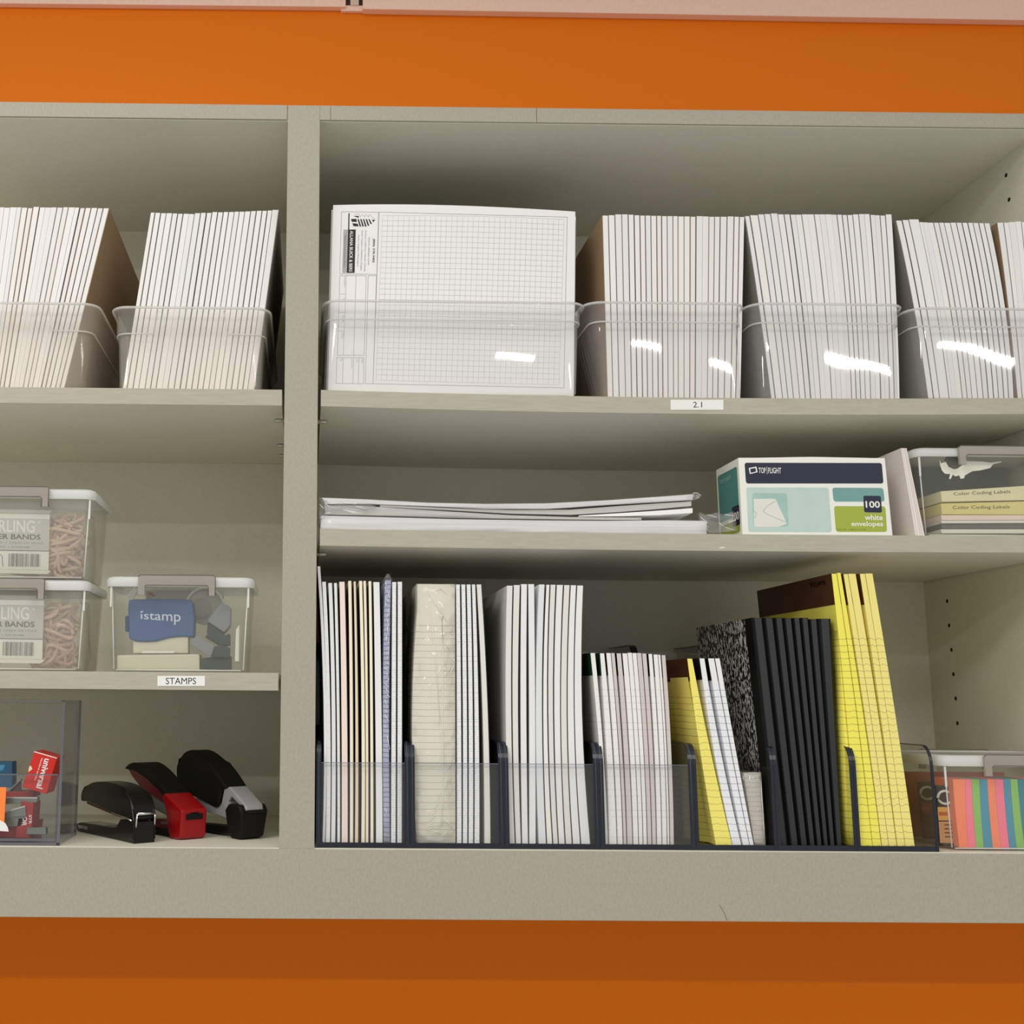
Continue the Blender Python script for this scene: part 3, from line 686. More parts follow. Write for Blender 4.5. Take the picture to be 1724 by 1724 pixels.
m = MB(); m.prism(flat([(320, 1084), (330, 1070), (361, 1088), (355, 1107)], YS-1), (0, 10, 0), STG); m.build('head', t, root, bevel=.8)
m = MB(); m.prism(flat([(361, 1088), (372, 1086), (387, 1090), (386, 1107), (355, 1107)], YS), (0, 12, 0), STD); m.build('slide', t, root, bevel=.8)
m = MB(); c = flat([(340, 1108), (388, 1104), (388, 1124), (340, 1124)], YS+6); c[2].z = c[3].z = zf+.2; m.prism(c, (0, 24, 0), STD); m.build('foot', t, root, bevel=1)
# paper slips at the back and side of the box
m = MB(); c = flat([(215, 1000), (226, 988), (232, 992), (215, 1032)], YS+45); m.prism(c, (0, 3, 0), OFFW)
m.prism(flat([(246, 995), (336, 994), (336, 1010), (246, 1010)], YS+70), (0, 2, 0), plain('slip_grey', (176, 170, 160), .6)); 
m.poly(flat([(249, 998), (255, 997.5), (262, 1003), (259, 1005)], YS+69.7), plain('ink_red', (176, 62, 52), .6))
tag(m.build('paper_slip', root=V(P(290, 1120, YS+60).x, YS+60, zf)), 'folded white paper slip standing at the back of the stamp box', 'paper')
m = MB(); c = flat([(397, 1060), (403, 1052), (402, 1114), (395, 1114)], YS+4); m.prism(c, (0, 30, 0), OFFW)
tag(m.build('ink_pad', root=V(c[3].x, YS+4, zf), bevel=.8), 'slim white ink pad on edge by the right wall of the stamp box', 'pad')

# ------------------------------------------------------------------ wide bay, middle shelf: wrapped paper lying flat
PACK = paper('paper_pack_white', (232, 230, 232), vary=.16, grain=(5, 30, 330)); PACKG = paper('paper_pack_grey', (204, 202, 196), vary=.13, grain=(5, 30, 330)); BOARD = paper('board_white', (250, 249, 244))
WRAP = clear('wrap_film', (252, 252, 252), .04, .10, 1.2, (240, 240, 240), 1.0, 40, stretch=(.25, 1, 2.2))
z2 = lambda px: z2R(P(px, 895, 10).x)
def flatpack(name, label, cat, top, bot, Y, depth, mat, wrap=None, group=None, tail=None):
    """a thin stack lying flat; top and bot are its edges as seen at the front, left to right (same count)"""
    A = [P(x, y, Y) for x, y in top]; B = [P(x, y, Y) for x, y in bot]
    for i, p in enumerate(B):
        if bot[i][1] >= 886: p.z = max(z2R(p.x)+.4, z2R(p.x)+.4)
    root = V((B[0].x+B[-1].x)/2, Y+depth/2, min(p.z for p in B))
    m = MB(); rings = [[a, a+V(0, depth, 0), c+V(0, depth, 0), c] for a, c in zip(A, B)]
    m.loft(rings, mat, smooth=False); o = tag(m.build(name, root=root), label, cat, group)
    if wrap:
        m = MB(); rr = random.Random(len(top)*7+int(top[0][1])); rings = []
        n = 26
        def at(L, t):
            f = t*(len(L)-1); i = min(len(L)-2, int(f)); return L[i].lerp(L[i+1], f-i)
        for k in range(n+1):
            t = k/n; a, c = at(A, t), at(B, t); e = .5+rr.uniform(0, .5)
            rings.append([a+V(0, -e, e), a+V(0, depth+1, e), c+V(0, depth+1, .05), c+V(0, -e, .05)])
        m.loft(rings, wrap, smooth=True); m.build('plastic_wrap', o, root)
    if tail: tail(o, root, A, B)
    return o
def crumple(pts_top, pts_bot, Y, seed, amp=3):
    """loose end of a plastic wrap, folded into facets"""
    def f(o, root, A, B):
        rr = random.Random(seed); m = MB(); n = len(pts_top); k = 4; g = []
        for i in range(n):
            a, c = P(*pts_top[i], Y), P(*pts_bot[i], Y); col = []
            for j in range(k+1):
                q = a.lerp(c, j/k); col.append(q+V(0 if j in (0, k) else rr.uniform(-1, 1)*amp*.5, rr.uniform(-amp, amp), 0))
            g.append(col)
        vs = [p for c in g for p in c]; fs = []
        for i in range(n-1):
            for j in range(k):
                q = (i*(k+1)+j, (i+1)*(k+1)+j, (i+1)*(k+1)+j+1, i*(k+1)+j+1)
                fs += [(q[0], q[1], q[2]), (q[0], q[2], q[3])]
        m.add(vs, fs, CRUM)
        back = [p+V(0, 5, -.3) for p in vs]; m.add(back, [t[::-1] for t in fs], CRUM)
        m.build('wrap_end', o, root)
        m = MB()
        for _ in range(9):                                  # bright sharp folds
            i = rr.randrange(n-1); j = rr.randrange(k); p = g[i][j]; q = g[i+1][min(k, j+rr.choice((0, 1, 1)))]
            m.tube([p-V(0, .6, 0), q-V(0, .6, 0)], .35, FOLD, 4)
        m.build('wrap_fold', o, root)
    return f
CRUM = clear('crumpled_film', (246, 247, 246), .16, .08, 2.0, (232, 232, 228))
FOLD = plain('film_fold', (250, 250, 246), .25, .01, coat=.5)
GP = 'flat paper packs on the middle shelf'
flatpack('paper_pack', 'thick white paper pack in film, lowest of the flat stack right of the post', 'paper', [(541, 868), (640, 870.5), (760, 874), (900, 876), (1020, 877), (1120, 876), (1190, 877)], [(539, 889), (640, 889), (760, 889), (900, 889), (1020, 889), (1120, 889), (1189, 889)], 6, 300, PACK, WRAP, GP,
         crumple([(1178, 862), (1192, 866), (1206, 863), (1220, 866), (1234, 861), (1237, 868)], [(1180, 893), (1196, 896), (1212, 897), (1226, 894), (1238, 892), (1243, 893)], 10, 5, 4))
flatpack('paper_pack', 'sagging grey-white paper pack in crinkled film, second lowest of the flat stack', 'paper', [(546, 851), (600, 851), (680, 856.5), (760, 861.5), (860, 867.5), (960, 870.5), (1030, 871.3), (1080, 871.5)], [(548, 866.2), (600, 867), (680, 869), (760, 871.5), (860, 873.2), (960, 874.5), (1030, 875.3), (1080, 875.5)], 8, 290, PACKG, WRAP, GP,
         crumple([(537, 836), (546, 841), (560, 848), (578, 846), (600, 849), (622, 848), (636, 853)], [(538, 884), (544, 872), (556, 864), (575, 862), (596, 864), (615, 866), (630, 858)], 6, 11, 2.5))
flatpack('foam_board', 'bright white board poking out at the right of the flat stack', 'board', [(975, 868), (1050, 863.5), (1110, 859.5), (1166, 855.5)], [(975, 869.5), (1050, 869), (1110, 867), (1166, 863.5)], 9, 270, BOARD, None, GP)
flatpack('paper_pack', 'thin grey paper pack second from the top of the flat stack', 'paper', [(640, 849), (760, 855.5), (860, 858.5), (960, 858), (1040, 852), (1100, 848), (1164, 844)], [(640, 853.5), (760, 859), (860, 864.5), (960, 866.5), (1040, 862), (1100, 857.5), (1164, 851.5)], 9, 280, PACKG, None, GP)
flatpack('paper_pack', 'glossy wrapped white paper pack on top of the flat stack, curling up right', 'paper', [(542, 838), (620, 841), (720, 846.5), (820, 848.5), (920, 847.5), (1020, 842.5), (1100, 837), (1168, 832)], [(548, 848.5), (620, 848), (720, 852), (820, 856.5), (920, 856.8), (1020, 850), (1100, 845.5), (1166, 841.5)], 7, 285, PACK, WRAP, GP,
         crumple([(1166, 830.5), (1172, 830), (1180, 833)], [(1166, 842), (1172, 841), (1178, 838)], 8, 3, 1.5))
m = MB(); q = [P(1210, 921.8, 2), P(1219, 920.6, 2), P(1221, 922, 2), P(1212, 923.2, 2)]; m.prism(q, (0, .3, 0), WHITE); part('paint_chip', m)
m = MB(); m.tube([P(1211, 1523, -.1), P(1215, 1530, -.1), P(1220, 1538, -.1), P(1224, 1550, -.1)], .28, plain('scuff_grey', (120, 112, 100), .8), 5); part('scuff_mark', m)

# ------------------------------------------------------------------ envelope box
CARTON = plain('carton_white', (238, 238, 230), .4, .01); NAVY = plain('print_navy', (28, 33, 58), .35, .06, 60, coat=.05, spec=.3); AQUA = plain('print_pale_aqua', (190, 210, 204), .4, .03)
TEAL = plain('print_teal', (108, 158, 154), .4, .05); TEALD = plain('print_deep_teal', (74, 134, 128), .4, .04); GRN = plain('print_green', (160, 176, 52), .4, .04); GRND = plain('print_dark_green', (92, 108, 20), .5)
Ye = 7; zb = z2(1370)+.3
FQ = [P(1243, 770.5, Ye), P(1490, 771, Ye), P(1503, 898.5, Ye), P(1250, 898.5, Ye)]; FQ[2].z = FQ[3].z = zb
dp = 72.0
root = V((FQ[2].x+FQ[3].x)/2, Ye+dp/2, zb)
m = MB(); m.prism([FQ[0], FQ[1], FQ[2], FQ[3]], (0, dp, 0), CARTON)
ebox = tag(m.build('envelope_box', root=root, bevel=.7), 'teal, navy and green carton of 100 white envelopes on the middle shelf', 'box')
m = MB(); Yq = Ye-.12
def pe(pts, d=0): return [P(x, y, Yq-d) for x, y in pts]
rr_q(m, pe([(1253.5, 779), (1484.5, 779.5), (1487.5, 814), (1256, 814)]), NAVY, .016, .11)
rr_q(m, pe([(1256.5, 820.5), (1395, 821), (1400.5, 896), (1260, 895.5)]), AQUA, .03, .055)
rr_q(m, pe([(1401, 821), (1487, 821.5), (1489.5, 844.5), (1403.5, 844.5)]), TEAL, .05, .18)
rr_q(m, pe([(1404, 852), (1490.5, 852.5), (1493.5, 895.5), (1407.5, 895.5)]), GRN, .05, .1)
SQ = plain('print_mid_aqua', (160, 194, 186), .4)
rr_q(m, pe([(1266, 830), (1325, 830.5), (1328, 886), (1269, 886)], .05), SQ, .08, .08)
rr_q(m, pe([(1453.5, 834.5), (1483, 835), (1485, 863), (1455, 862.5)], .08), NAVY, .1, .1)
m.poly(pe([(1269, 840), (1302, 839.5), (1306, 840.5), (1325, 882), (1310, 887), (1272, 887.5), (1269.5, 884)], .1), OFFW)
LN = plain('print_fold_line', (176, 190, 180), .6)
def ln(pts, w=.35):
    p = [P(x, y, Yq-.16) for x, y in pts]
    for a, c in zip(p, p[1:]):
        d = (c-a).normalized(); n = V(-d.z, 0, d.x)*w; m.poly([a+n, c+n, c-n, a-n], LN)
ln([(1305, 844), (1291, 852), (1285, 861), (1292, 866), (1306, 872), (1323, 879)]); ln([(1269, 861), (1274, 864), (1271, 872)])
def te(s, pts, mat, bold=0): text_q(m, s, pe(pts, .15), mat, bold)
te('TOP', [(1277, 787.2), (1289, 787.2), (1289.5, 796.8), (1277.5, 796.8)], CARTON, .01)
m.poly(pe([(1290.6, 785.5), (1291.2, 785.5), (1292, 798), (1291.4, 798)], .15), CARTON)
te('FLIGHT', [(1293.2, 787.3), (1315, 787.5), (1315.3, 797), (1293.6, 796.8)], CARTON, .01)
m.poly(pe([(1260.5, 788), (1273.5, 785.5), (1275.5, 795), (1262.5, 798)], .15), CARTON); m.poly(pe([(1262.8, 789.5), (1271.8, 787.8), (1273, 794), (1264, 796)], .2), NAVY)
te('100', [(1457, 843.5), (1481, 843.8), (1481.8, 855), (1457.8, 854.8)], CARTON, .02)
te('white', [(1455.5, 866.5), (1486, 866.8), (1486.5, 875.8), (1456, 875.6)], CARTON, .02)
te('envelopes', [(1433, 877.8), (1486.5, 878), (1487, 888.5), (1433.6, 888)], CARTON, .02)
te('NO. 6 3/4   3 5/8 IN X 6 1/2 IN', [(1410, 890.2), (1458, 890.4), (1458.2, 892.8), (1410.2, 892.6)], GRND)
m.build('front_print', ebox, root, recalc=False)
m = MB(); xl = FQ[0].x                                        # print on the left end of the carton
def pl(u, v, d=.12): 
    a = FQ[0].lerp(FQ[3], v); return V(a.x-d, Ye+u*dp, a.z)
def lq(u0, v0, u1, v1, d=.12): return [pl(u1, v0, d), pl(u0, v0, d), pl(u0, v1, d), pl(u1, v1, d)]
rr_q(m, lq(.08, .1, .93, .74), TEALD, .06, .05); rr_q(m, lq(.08, .79, .93, .95), GRN, .06, .18); rr_q(m, lq(.07, .60, .38, .86, .2), NAVY, .1, .1)
text_q(m, '100', lq(.10, .68, .36, .79, .26), CARTON, .02); text_q(m, 'TOP | FLIGHT', lq(.35, .17, .85, .24, .2), SQ, .01)
m.build('side_print', ebox, root, recalc=False)
m = MB(); m.prism([FQ[0]+V(8, .5, -.2), FQ[0].lerp(FQ[1], .5)+V(0, .5, 1.2), FQ[1]+V(-8, .5, -.2)], (0, dp-2, 0), CARTON); m.build('top_flap', ebox, root)

# leaning stack of envelopes
E5 = [1541, 1545, 1549, 1553, 1557]; T5 = [1516.5, 1519, 1521.5, 1524, 1526.5]
ENV = [paper('paper_envelope_%d' % i, c) for i, c in enumerate([(232, 224, 218), (238, 232, 226), (228, 218, 214)])]
for i in range(4):
    p0, p1, t0, t1 = P(E5[i], 899, 9), P(E5[i+1], 899, 9), P(T5[i], 754.5, 9), P(T5[i+1], 754.5-.6*(i == 0), 9)
    pad('envelope_bundle', 'bundle of white envelopes leaning on the clear box, %s from the left' % ORD[i], 'envelopes', (p0.x, p1.x), (t0.x, t1.x, t0.z), z2(1550)+.3, 9, 118, ENV[i % 3], 0, 'envelope bundles leaning beside the carton', gap=.12)

# ------------------------------------------------------------------ contents of the label box
CREAM = plain('card_cream', (226, 220, 176), .55, .02); YEL = plain('card_yellow', (220, 208, 130), .55, .02); PINKC = plain('card_pale_pink', (234, 214, 200), .55, .02); SLATE = plain('card_slate', (92, 92, 98), .5, .04)
YL = BX4['y0']+4; zf = BX4['z0']; XRr = BX4['x1']-4
def lpack(label, mat, lt, lb, rt, rb, dy, tq=None, group='label packs in the clear box', depth=80):
    Y = YL+dy; a, c = P(1584, lt, Y), P(1586, lb, Y); e, f = P(1724, rt, Y), P(1724, rb, Y)
    sl = lambda p, q, x: p.z+(q.z-p.z)*(x-p.x)/(q.x-p.x)
    Q = [V(a.x, Y, a.z), V(XRr, Y, sl(a, e, XRr)), V(XRr, Y, sl(c, f, XRr)), V(c.x, Y, c.z)]
    for i in (2, 3): Q[i].z = max(Q[i].z, zf+.2)
    root = V((Q[2].x+Q[3].x)/2, Y+depth/2, min(Q[2].z, Q[3].z)); m = MB(); m.prism(Q, (0, depth, 0), mat)
    o = tag(m.build('label_pack', root=root, bevel=.5), label, 'label pack', group)
    if tq: m = MB(); text_q(m, 'Color Coding Labels', [P(x, y, Y-.15) for x, y in tq], INKO, .004); m.build('printed_words', o, root, recalc=False)
INKO = plain('ink_olive_grey', (70, 66, 44), .6)
lpack('white pack at the bottom of the label box', OFFW, 891, 898, 891, 898, 0)
lpack('slate grey pack second from the bottom in the label box', SLATE, 881.5, 890.5, 881, 890.5, 3)
lpack('thin white sheet pack between slate and pink packs in the label box', OFFW, 876.5, 881, 876, 880.5, 0)
lpack('pale pink label pack under the two cream ones', PINKC, 867, 876, 867, 875.5, 1)
lpack('yellow label pack, lower of the two with printed wording', YEL, 847.5, 866, 844, 866.5, 0, [(1604, 851.5), (1700, 850.5), (1700, 857.5), (1604, 859)])
lpack('cream label pack, upper of the two with printed wording', CREAM, 827, 845, 818, 842, 0, [(1605, 829), (1701, 824.5), (1701.5, 832), (1606, 835.5)])
m = MB(); Q = [P(1560, 782, YL+70), P(1724, 778, YL+70)]; z0 = zf+.3
m.box((BX4['x0']+6, YL+84, z0), (XRr, YL+92, P(1600, 781, YL+80).z), plain('folder_slate', (84, 90, 92), .4, .05))
tag(m.build('card_folder', root=V((BX4['x0']+XRr)/2, YL+88, z0)), 'dark slate card standing at the back of the label box', 'card')
m = MB(); Yt = BX4['y0']+1.2                                   # torn paper stuck inside the front wall
torn = [(1582, 774), (1584.5, 780), (1592, 777), (1597, 786), (1606, 790), (1612, 789), (1620, 783), (1624, 776), (1655, 777), (1668, 779), (1685, 776.5), (1687, 778), (1672, 781.5), (1667, 788), (1650, 792), (1638, 793), (1632, 796), (1624, 801), (1623.5, 805), (1617.5, 806), (1615, 800), (1609, 802), (1604, 799), (1600.5, 806.5), (1598, 806), (1600, 798), (1591, 797.5), (1586, 792), (1583, 783)]
m.prism([P(x, y, Yt) for x, y in torn], (0, .5, 0), plain('torn_white_paper', (246, 244, 234), .7, .01))
tag(m.build('torn_label', root=P(1610, 800, Yt)), 'torn scrap of white label stuck behind the front of the label box', 'paper scrap')
m = MB(); disc(m, P(1605, 778, Yt+1), 9.5, Yt+1, Yt+2.5, plain('dark_disc', (52, 50, 44), .4)); m.build('finger_hole', BX4['t'], Vector(BX4['t'].location)*1000)

# ------------------------------------------------------------------ sticky notes and marker packs in the bottom right box
NOTE = dict(orange=(255, 138, 98), pink=(252, 124, 152), green=(138, 196, 98), blue=(62, 146, 178), teal=(20, 128, 148))
for k, v in NOTE.items(): NOTE[k] = paper('note_'+k, v, vary=.03)
YN = BX5['y0']+3; zf = BX5['z0']
cols = ['orange', 'pink', 'green', 'blue', 'orange', 'pink', 'blue', 'green', 'teal', 'orange', 'pink']
nt_ = [1604, 1625, 1636, 1649, 1662, 1675, 1689, 1701, 1713, 1727, 1741, 1755]
nb_ = [1616, 1630, 1644, 1657, 1672, 1686, 1700, 1712, 1726, 1740, 1754, 1768]
for i, c in enumerate(cols):
    t0, t1, b0, b1 = P(nt_[i], 1312, YN), P(nt_[i+1], 1312, YN), P(nb_[i], 1434, YN), P(nb_[i+1], 1434, YN)
    pad('sticky_note_pad', '%s sticky note pad, %s from the left in the corner box' % ({'teal': 'dark teal'}.get(c, c), ORD[i]), 'sticky notes', (b0.x, b1.x), (t0.x, t1.x, t0.z), zf+.2, YN, 38, NOTE[c], -.6, 'rainbow sticky note pads in the corner box', gap=.12)
YM = BX5['y0']+26
def blister(label, x0, x1, y0, xb0, Y, accent, seed):
    a, c = P(x0, y0, Y), P(x1, y0, Y); d = P(xb0, 1428, Y); root = V(a.x+6, Y, zf); w = c.x-a.x
    t = thing('marker_pack', label, 'marker pack', root, group='marker packs in the corner box')
    q = [a, c, V(d.x+w, Y, zf+.2), V(d.x, Y, zf+.2)]
    m = MB(); m.prism(q, (0, 3, 0), plain('card_black', (40, 36, 34), .5)); m.build('backing_card', t, root, bevel=.8)
    m = MB(); strip_q(m, [v-V(0, .2, 0) for v in q], .05, .36, .95, .58, accent[0]); strip_q(m, [v-V(0, .2, 0) for v in q], .05, .60, .95, .95, accent[1])
    strip_q(m, [v-V(0, .3, 0) for v in q], .1, .44, .6, .50, plain('print_rust', (196, 92, 40), .5))
    for i in range(4): strip_q(m, [v-V(0, .35, 0) for v in q], .35, .64+.065*i, .8, .665+.065*i, plain('print_brown', (110, 70, 30), .5))
    m.build('printed_card', t, root, recalc=False)
    m = MB(); cc = bil(q, .5, .2); m.tube([cc+V(8*math.cos(k*.52), -1.2, 7*math.sin(k*.52)) for k in range(12)], 1.4, OFFW, 6, True); m.build('hang_hook', t, root)
AMB = plain('print_amber', (224, 172, 84), .5, .03); TAN = plain('print_tan', (208, 160, 110), .5, .03); DRED = plain('print_dark_red', (150, 44, 44), .5, .03); PLUM = plain('print_plum', (112, 50, 58), .5, .03)
blister('amber marker pack standing left of the orange sticky notes', 1574, 1603, 1322, 1582, YM-12, (AMB, TAN), 1)
blister('dark red marker pack behind the amber one in the corner box', 1545, 1572, 1316, 1556, YM+52, (DRED, PLUM), 2)
m = MB(); m.box((BX5['x0']+8, YM+70, zf+.2), (BX5['x0']+120, YM+80, P(1560, 1300, YM+70).z), plain('card_terracotta', (196, 104, 74), .6, .04))
tag(m.build('terracotta_card', root=V(BX5['x0']+60, YM+75, zf)), 'terracotta card standing at the back of the corner box', 'card')

# ------------------------------------------------------------------ file sorters on the bottom board of the wide bay
SMOKE = clear('sorter_acrylic', (244, 244, 241), .03, .05, .6, (170, 172, 176)); CLR = clear('sorter_front_acrylic', (253, 253, 253), .03, .04, .5, (246, 246, 250))
NAVE = plain('sorter_navy_edge', (19, 24, 38), .25, .05, 80, coat=.3)
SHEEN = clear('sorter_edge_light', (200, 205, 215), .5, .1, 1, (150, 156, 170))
ZFL = .3
def side_profile(x, y0, zlo, zhi, ydeep, ystep, r=16):
    """outline of a sorter's side plate, from the lower front corner clockwise"""
    p = [V(x, y0, ZFL), V(x, y0, zlo-r*1.3)]
    for k in range(1, 8):
        a = math.pi*.5*k/7; p.append(V(x, y0+r-r*math.cos(a), zlo-r*1.3+r*1.3*math.sin(a)))
    p.append(V(x, ystep-22, zlo)); 
    for k in range(1, 6):
        a = math.pi*.5*k/5; p.append(V(x, ystep-22+22*math.sin(a), zlo+18*(1-math.cos(a))))
    p.append(V(x, ystep, zhi-24))
    for k in range(1, 7):
        a = math.pi*.5*k/6; p.append(V(x, ystep+22-22*math.cos(a), zhi-24+24*math.sin(a)))
    p += [V(x, ydeep, zhi), V(x, ydeep, ZFL)]
    return p
def sorter(label, l, r, front=True, th=4.6, light=True):
    y0 = 4; xl = P(l, 1400, y0).x; xr = P(r, 1400, y0).x; yd = 318; ys = 205
    zlo, zhi, zf_ = 111.0, 226.0, 88.0
    root = V((xl+xr)/2, yd/2, ZFL); t = thing('file_sorter', label, 'file sorter', root, group='navy-edged acrylic sorters on the bottom shelf')
    for x in (xl, xr-th):
        pr = side_profile(x, y0, zlo, zhi, yd, ys); m = MB(); m.prism([p+V(.5, 0, 0) for p in pr], (th-1, 0, 0), SMOKE); sp = m.build('side_panel', t, root)
        m = MB(); n = len(pr)                                  # the edges of tinted acrylic look dark
        for i in range(n-2):
            a, c = pr[i], pr[i+1]; d = (c-a).normalized(); nn = V(0, -d.z, d.y); nn = nn if i else V(0, -1, 0)
            m.loft([[a+nn*.25, a+V(th, 0, 0)+nn*.25, a+V(th, 0, 0)-nn*.7, a-nn*.7], [c+nn*.25, c+V(th, 0, 0)+nn*.25, c+V(th, 0, 0)-nn*.7, c-nn*.7]], NAVE, smooth=False)
        m.build('panel_edge', sp, root)
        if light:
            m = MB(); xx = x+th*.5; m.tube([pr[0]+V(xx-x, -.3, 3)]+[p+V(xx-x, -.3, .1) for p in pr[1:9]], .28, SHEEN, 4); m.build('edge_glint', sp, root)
    m = MB(); m.box((xl+th, y0+.4, ZFL), (xr-th, yd, ZFL+4), SMOKE); m.box((xl+th, y0, ZFL), (xr-th, y0+1, ZFL+5.4), NAVE); m.build('base', t, root)
    m = MB(); m.box((xl+th, yd-3, ZFL), (xr-th, yd, zhi-8), SMOKE); m.build('back_panel', t, root)
    if front:
        m = MB(); m.box((xl+th+.1, y0+.2, ZFL+5.5), (xr-th-.1, y0+2.6, zf_), CLR); fp = m.build('front_panel', t, root)
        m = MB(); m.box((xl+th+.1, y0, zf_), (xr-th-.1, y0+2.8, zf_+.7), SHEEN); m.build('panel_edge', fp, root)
    return xl+th, xr-th
names = ['leftmost file sorter, against the post, full of white and cream pads', 'file sorter holding the film-wrapped ruled pad, second from the left', 'file sorter of plain tall white pads, third from the left', 'file sorter of small white pads with dark tape',
         'file sorter of one yellow and three white taped pads', 'file sorter of black composition books', 'file sorter of yellow legal pads']
units = [(532, 690), (690.6, 849), (849.6, 1010), (1010.6, 1171), (1171.6, 1307.5), (1308, 1442), (1442.6, 1579)]
for nm, (l, r), fr in zip(names, units, (1, 1, 1, 1, 0, 0, 0)): sorter(nm, l, r, fr, 5.2 if fr else 3.2, fr == 1)

YQ = 11; ZQ = ZFL+4.3
PW = {k: paper('pad_'+k, v) for k, v in dict(white=(238, 238, 240), cool=(230, 232, 236), warm=(244, 241, 234), pinkish=(246, 226, 218), cream=(246, 236, 212), manila=(234, 218, 188), ivory=(247, 240, 214), shade=(232, 229, 224)).items()}
PGR = paper('pad_white_dotted_rules', (238, 239, 242), (200, 206, 214), 2.6, .8, .3, dots=True)
PDOT = paper('pad_white_faint_rules', (234, 235, 235), (206, 208, 206), 9, .8, 1.2, dots=True)
LAV = paper('pad_lavender_ruled', (184, 186, 208), (92, 100, 136), 5.2, 1.0, .5)
IDX = paper('index_cream_ruled', (236, 232, 214), (164, 164, 142), 7.0, .6, .35, stop=232)
def q1(name, label, cat, b0, b1, t0, t1, yt, mat, mid=0, back=None, bm=None, Y=YQ, depth=216, yb=1414, group='pads in the sorter against the post', zb=ZQ, **k):
    B0, B1, T0, T1 = P(b0, yb, Y), P(b1, yb, Y), P(t0, yt, Y), P(t1, yt, Y)
    return pad(name, label, cat, (B0.x, B1.x), (T0.x, T1.x, T0.z), zb, Y, depth, mat, mid, group, back, bm, **k)
U1 = [('white', 'tall bowed white pad against the post, topmost of the sorter', 542.5, 547.5, 534, 539.5, 953.5, 4.0, None), ('dot', 'white pad with faint rules, second from the post', 548, 556, 542, 549, 979.5, 2.6, None),
      ('cool', 'cool white pad, third from the post', 557, 566, 552.5, 560.5, 981.5, 2.0, 'R'), ('dot', 'slim white pad, fourth from the post', 567.5, 574, 562, 568.8, 981.5, 1.2, 'R'), ('pinkish', 'thick white pad with pinkish edges, fifth from the post', 574.8, 587, 571, 581.7, 979.5, 1.0, 'R'),
      ('cream', 'cream pad right of the pinkish one', 588.6, 596, 586, 593, 978, .8, 'R'), ('manila', 'tan manila pad beside the cream pad', 597.2, 604.5, 595, 600.5, 979, 1.2, 'R'), ('ivory', 'ivory pad right of the tan manila pad', 608, 614.6, 604.2, 610, 978, 1.4, None),
      ('cream', 'cream pad, second right of the tan manila pad', 615.4, 621.7, 611.6, 617.6, 978, 1.0, 'R'), ('ivory', 'ivory pad left of the thick plain white pad', 623.4, 630.3, 620.2, 626.6, 978.5, .6, 'R'), ('white', 'thick plain white pad left of the lavender one', 632.8, 644.6, 628.3, 639.2, 980, .6, None),
      ('lav', 'lavender ruled pad in crinkled film', 645.4, 657, 648, 658.6, 976, -1.6, None), ('grid', 'white pad with dotted edge just right of the lavender pad', 658, 667.6, 660, 668.6, 980, 0, 'R'), ('grid', 'white pad with dotted edge, last in the sorter against the post', 668.4, 678, 669.3, 678.4, 979.5, 0, 'R')]
DKB = plain('backing_dark', (60, 56, 50), .8)
for (mk, lb, b0, b1, t0, t1, yt, md, bk) in U1:
    mt = LAV if mk == 'lav' else PGR if mk == 'grid' else PDOT if mk == 'dot' else PW[mk]
    o = q1('notepad', lb, 'notepad', b0, b1, t0, t1, yt, mt, md, bk, DKB, gap=.3)
    if mk == 'lav': lavo = o
def wrap_pad(o, seed, amp, mat, folds):
    """shrink-wrap film: a slightly puckered skin over the pad, with bright creases on the front edge"""
    rr = random.Random(seed); me = o.data; r0 = Vector(o.location)*1000; m = MB()
    vs = [v.co*1000+r0 for v in me.vertices]; n = len(vs)//2; c = sum(vs, Vector())/len(vs)
    k = n//2; rings = []
    fl = vs[:n]; bk = vs[n:]
    for i in range(k):
        L, Rr, LB, RB = fl[i], fl[n-1-i], bk[i], bk[n-1-i]; a = amp
        t = 1 if 0 < i < k-1 else 0
        zz = -.0 if i == 0 else (amp if i == k-1 else 0)
        rings.append([L+V(-a-rr.uniform(0, a), -a, zz), Rr+V(a+rr.uniform(0, a), -a, zz), RB+V(a, a, zz), LB+V(-a, a, zz)])
    m.loft(rings, mat); m.build('shrink_wrap', o, r0)
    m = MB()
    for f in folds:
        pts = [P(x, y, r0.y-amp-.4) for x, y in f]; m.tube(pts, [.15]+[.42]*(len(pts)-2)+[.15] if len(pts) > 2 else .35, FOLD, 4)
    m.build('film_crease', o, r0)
SHR = clear('shrink_film', (251, 251, 252), .05, .06, 1.6, (236, 236, 240), 1.2, 70)
rr = random.Random(4)
zz_ = [[(647+rr.uniform(0, 8), y), (650+rr.uniform(0, 7), y+rr.uniform(4, 12))] for y in range(980, 1200, 9)] + [[(648, 1204), (655, 1215)], [(652, 1240), (656, 1262)], [(648, 1360), (652, 1372)], [(646, 1405), (655, 1408), (650, 1412)]]
wrap_pad(lavo, 2, .5, SHR, zz_)
m = MB(); a = P(653, 976, YQ); m.loft([[a+V(-5, 0, 0), a+V(4.5, 0, 0), a+V(4.5, 60, 0), a+V(-5, 60, 0)], [a+V(-2.5, 0, 4), a+V(2.5, 0, 4.5), a+V(2.5, 60, 4), a+V(-2.5, 60, 4)], [a+V(-1, 0, 6.5), a+V(1.4, 0, 6.5), a+V(1.4, 60, 6.5), a+V(-1, 60, 6.5)]], CRUM)
m.build('wrap_end', lavo, Vector(lavo.location)*1000)

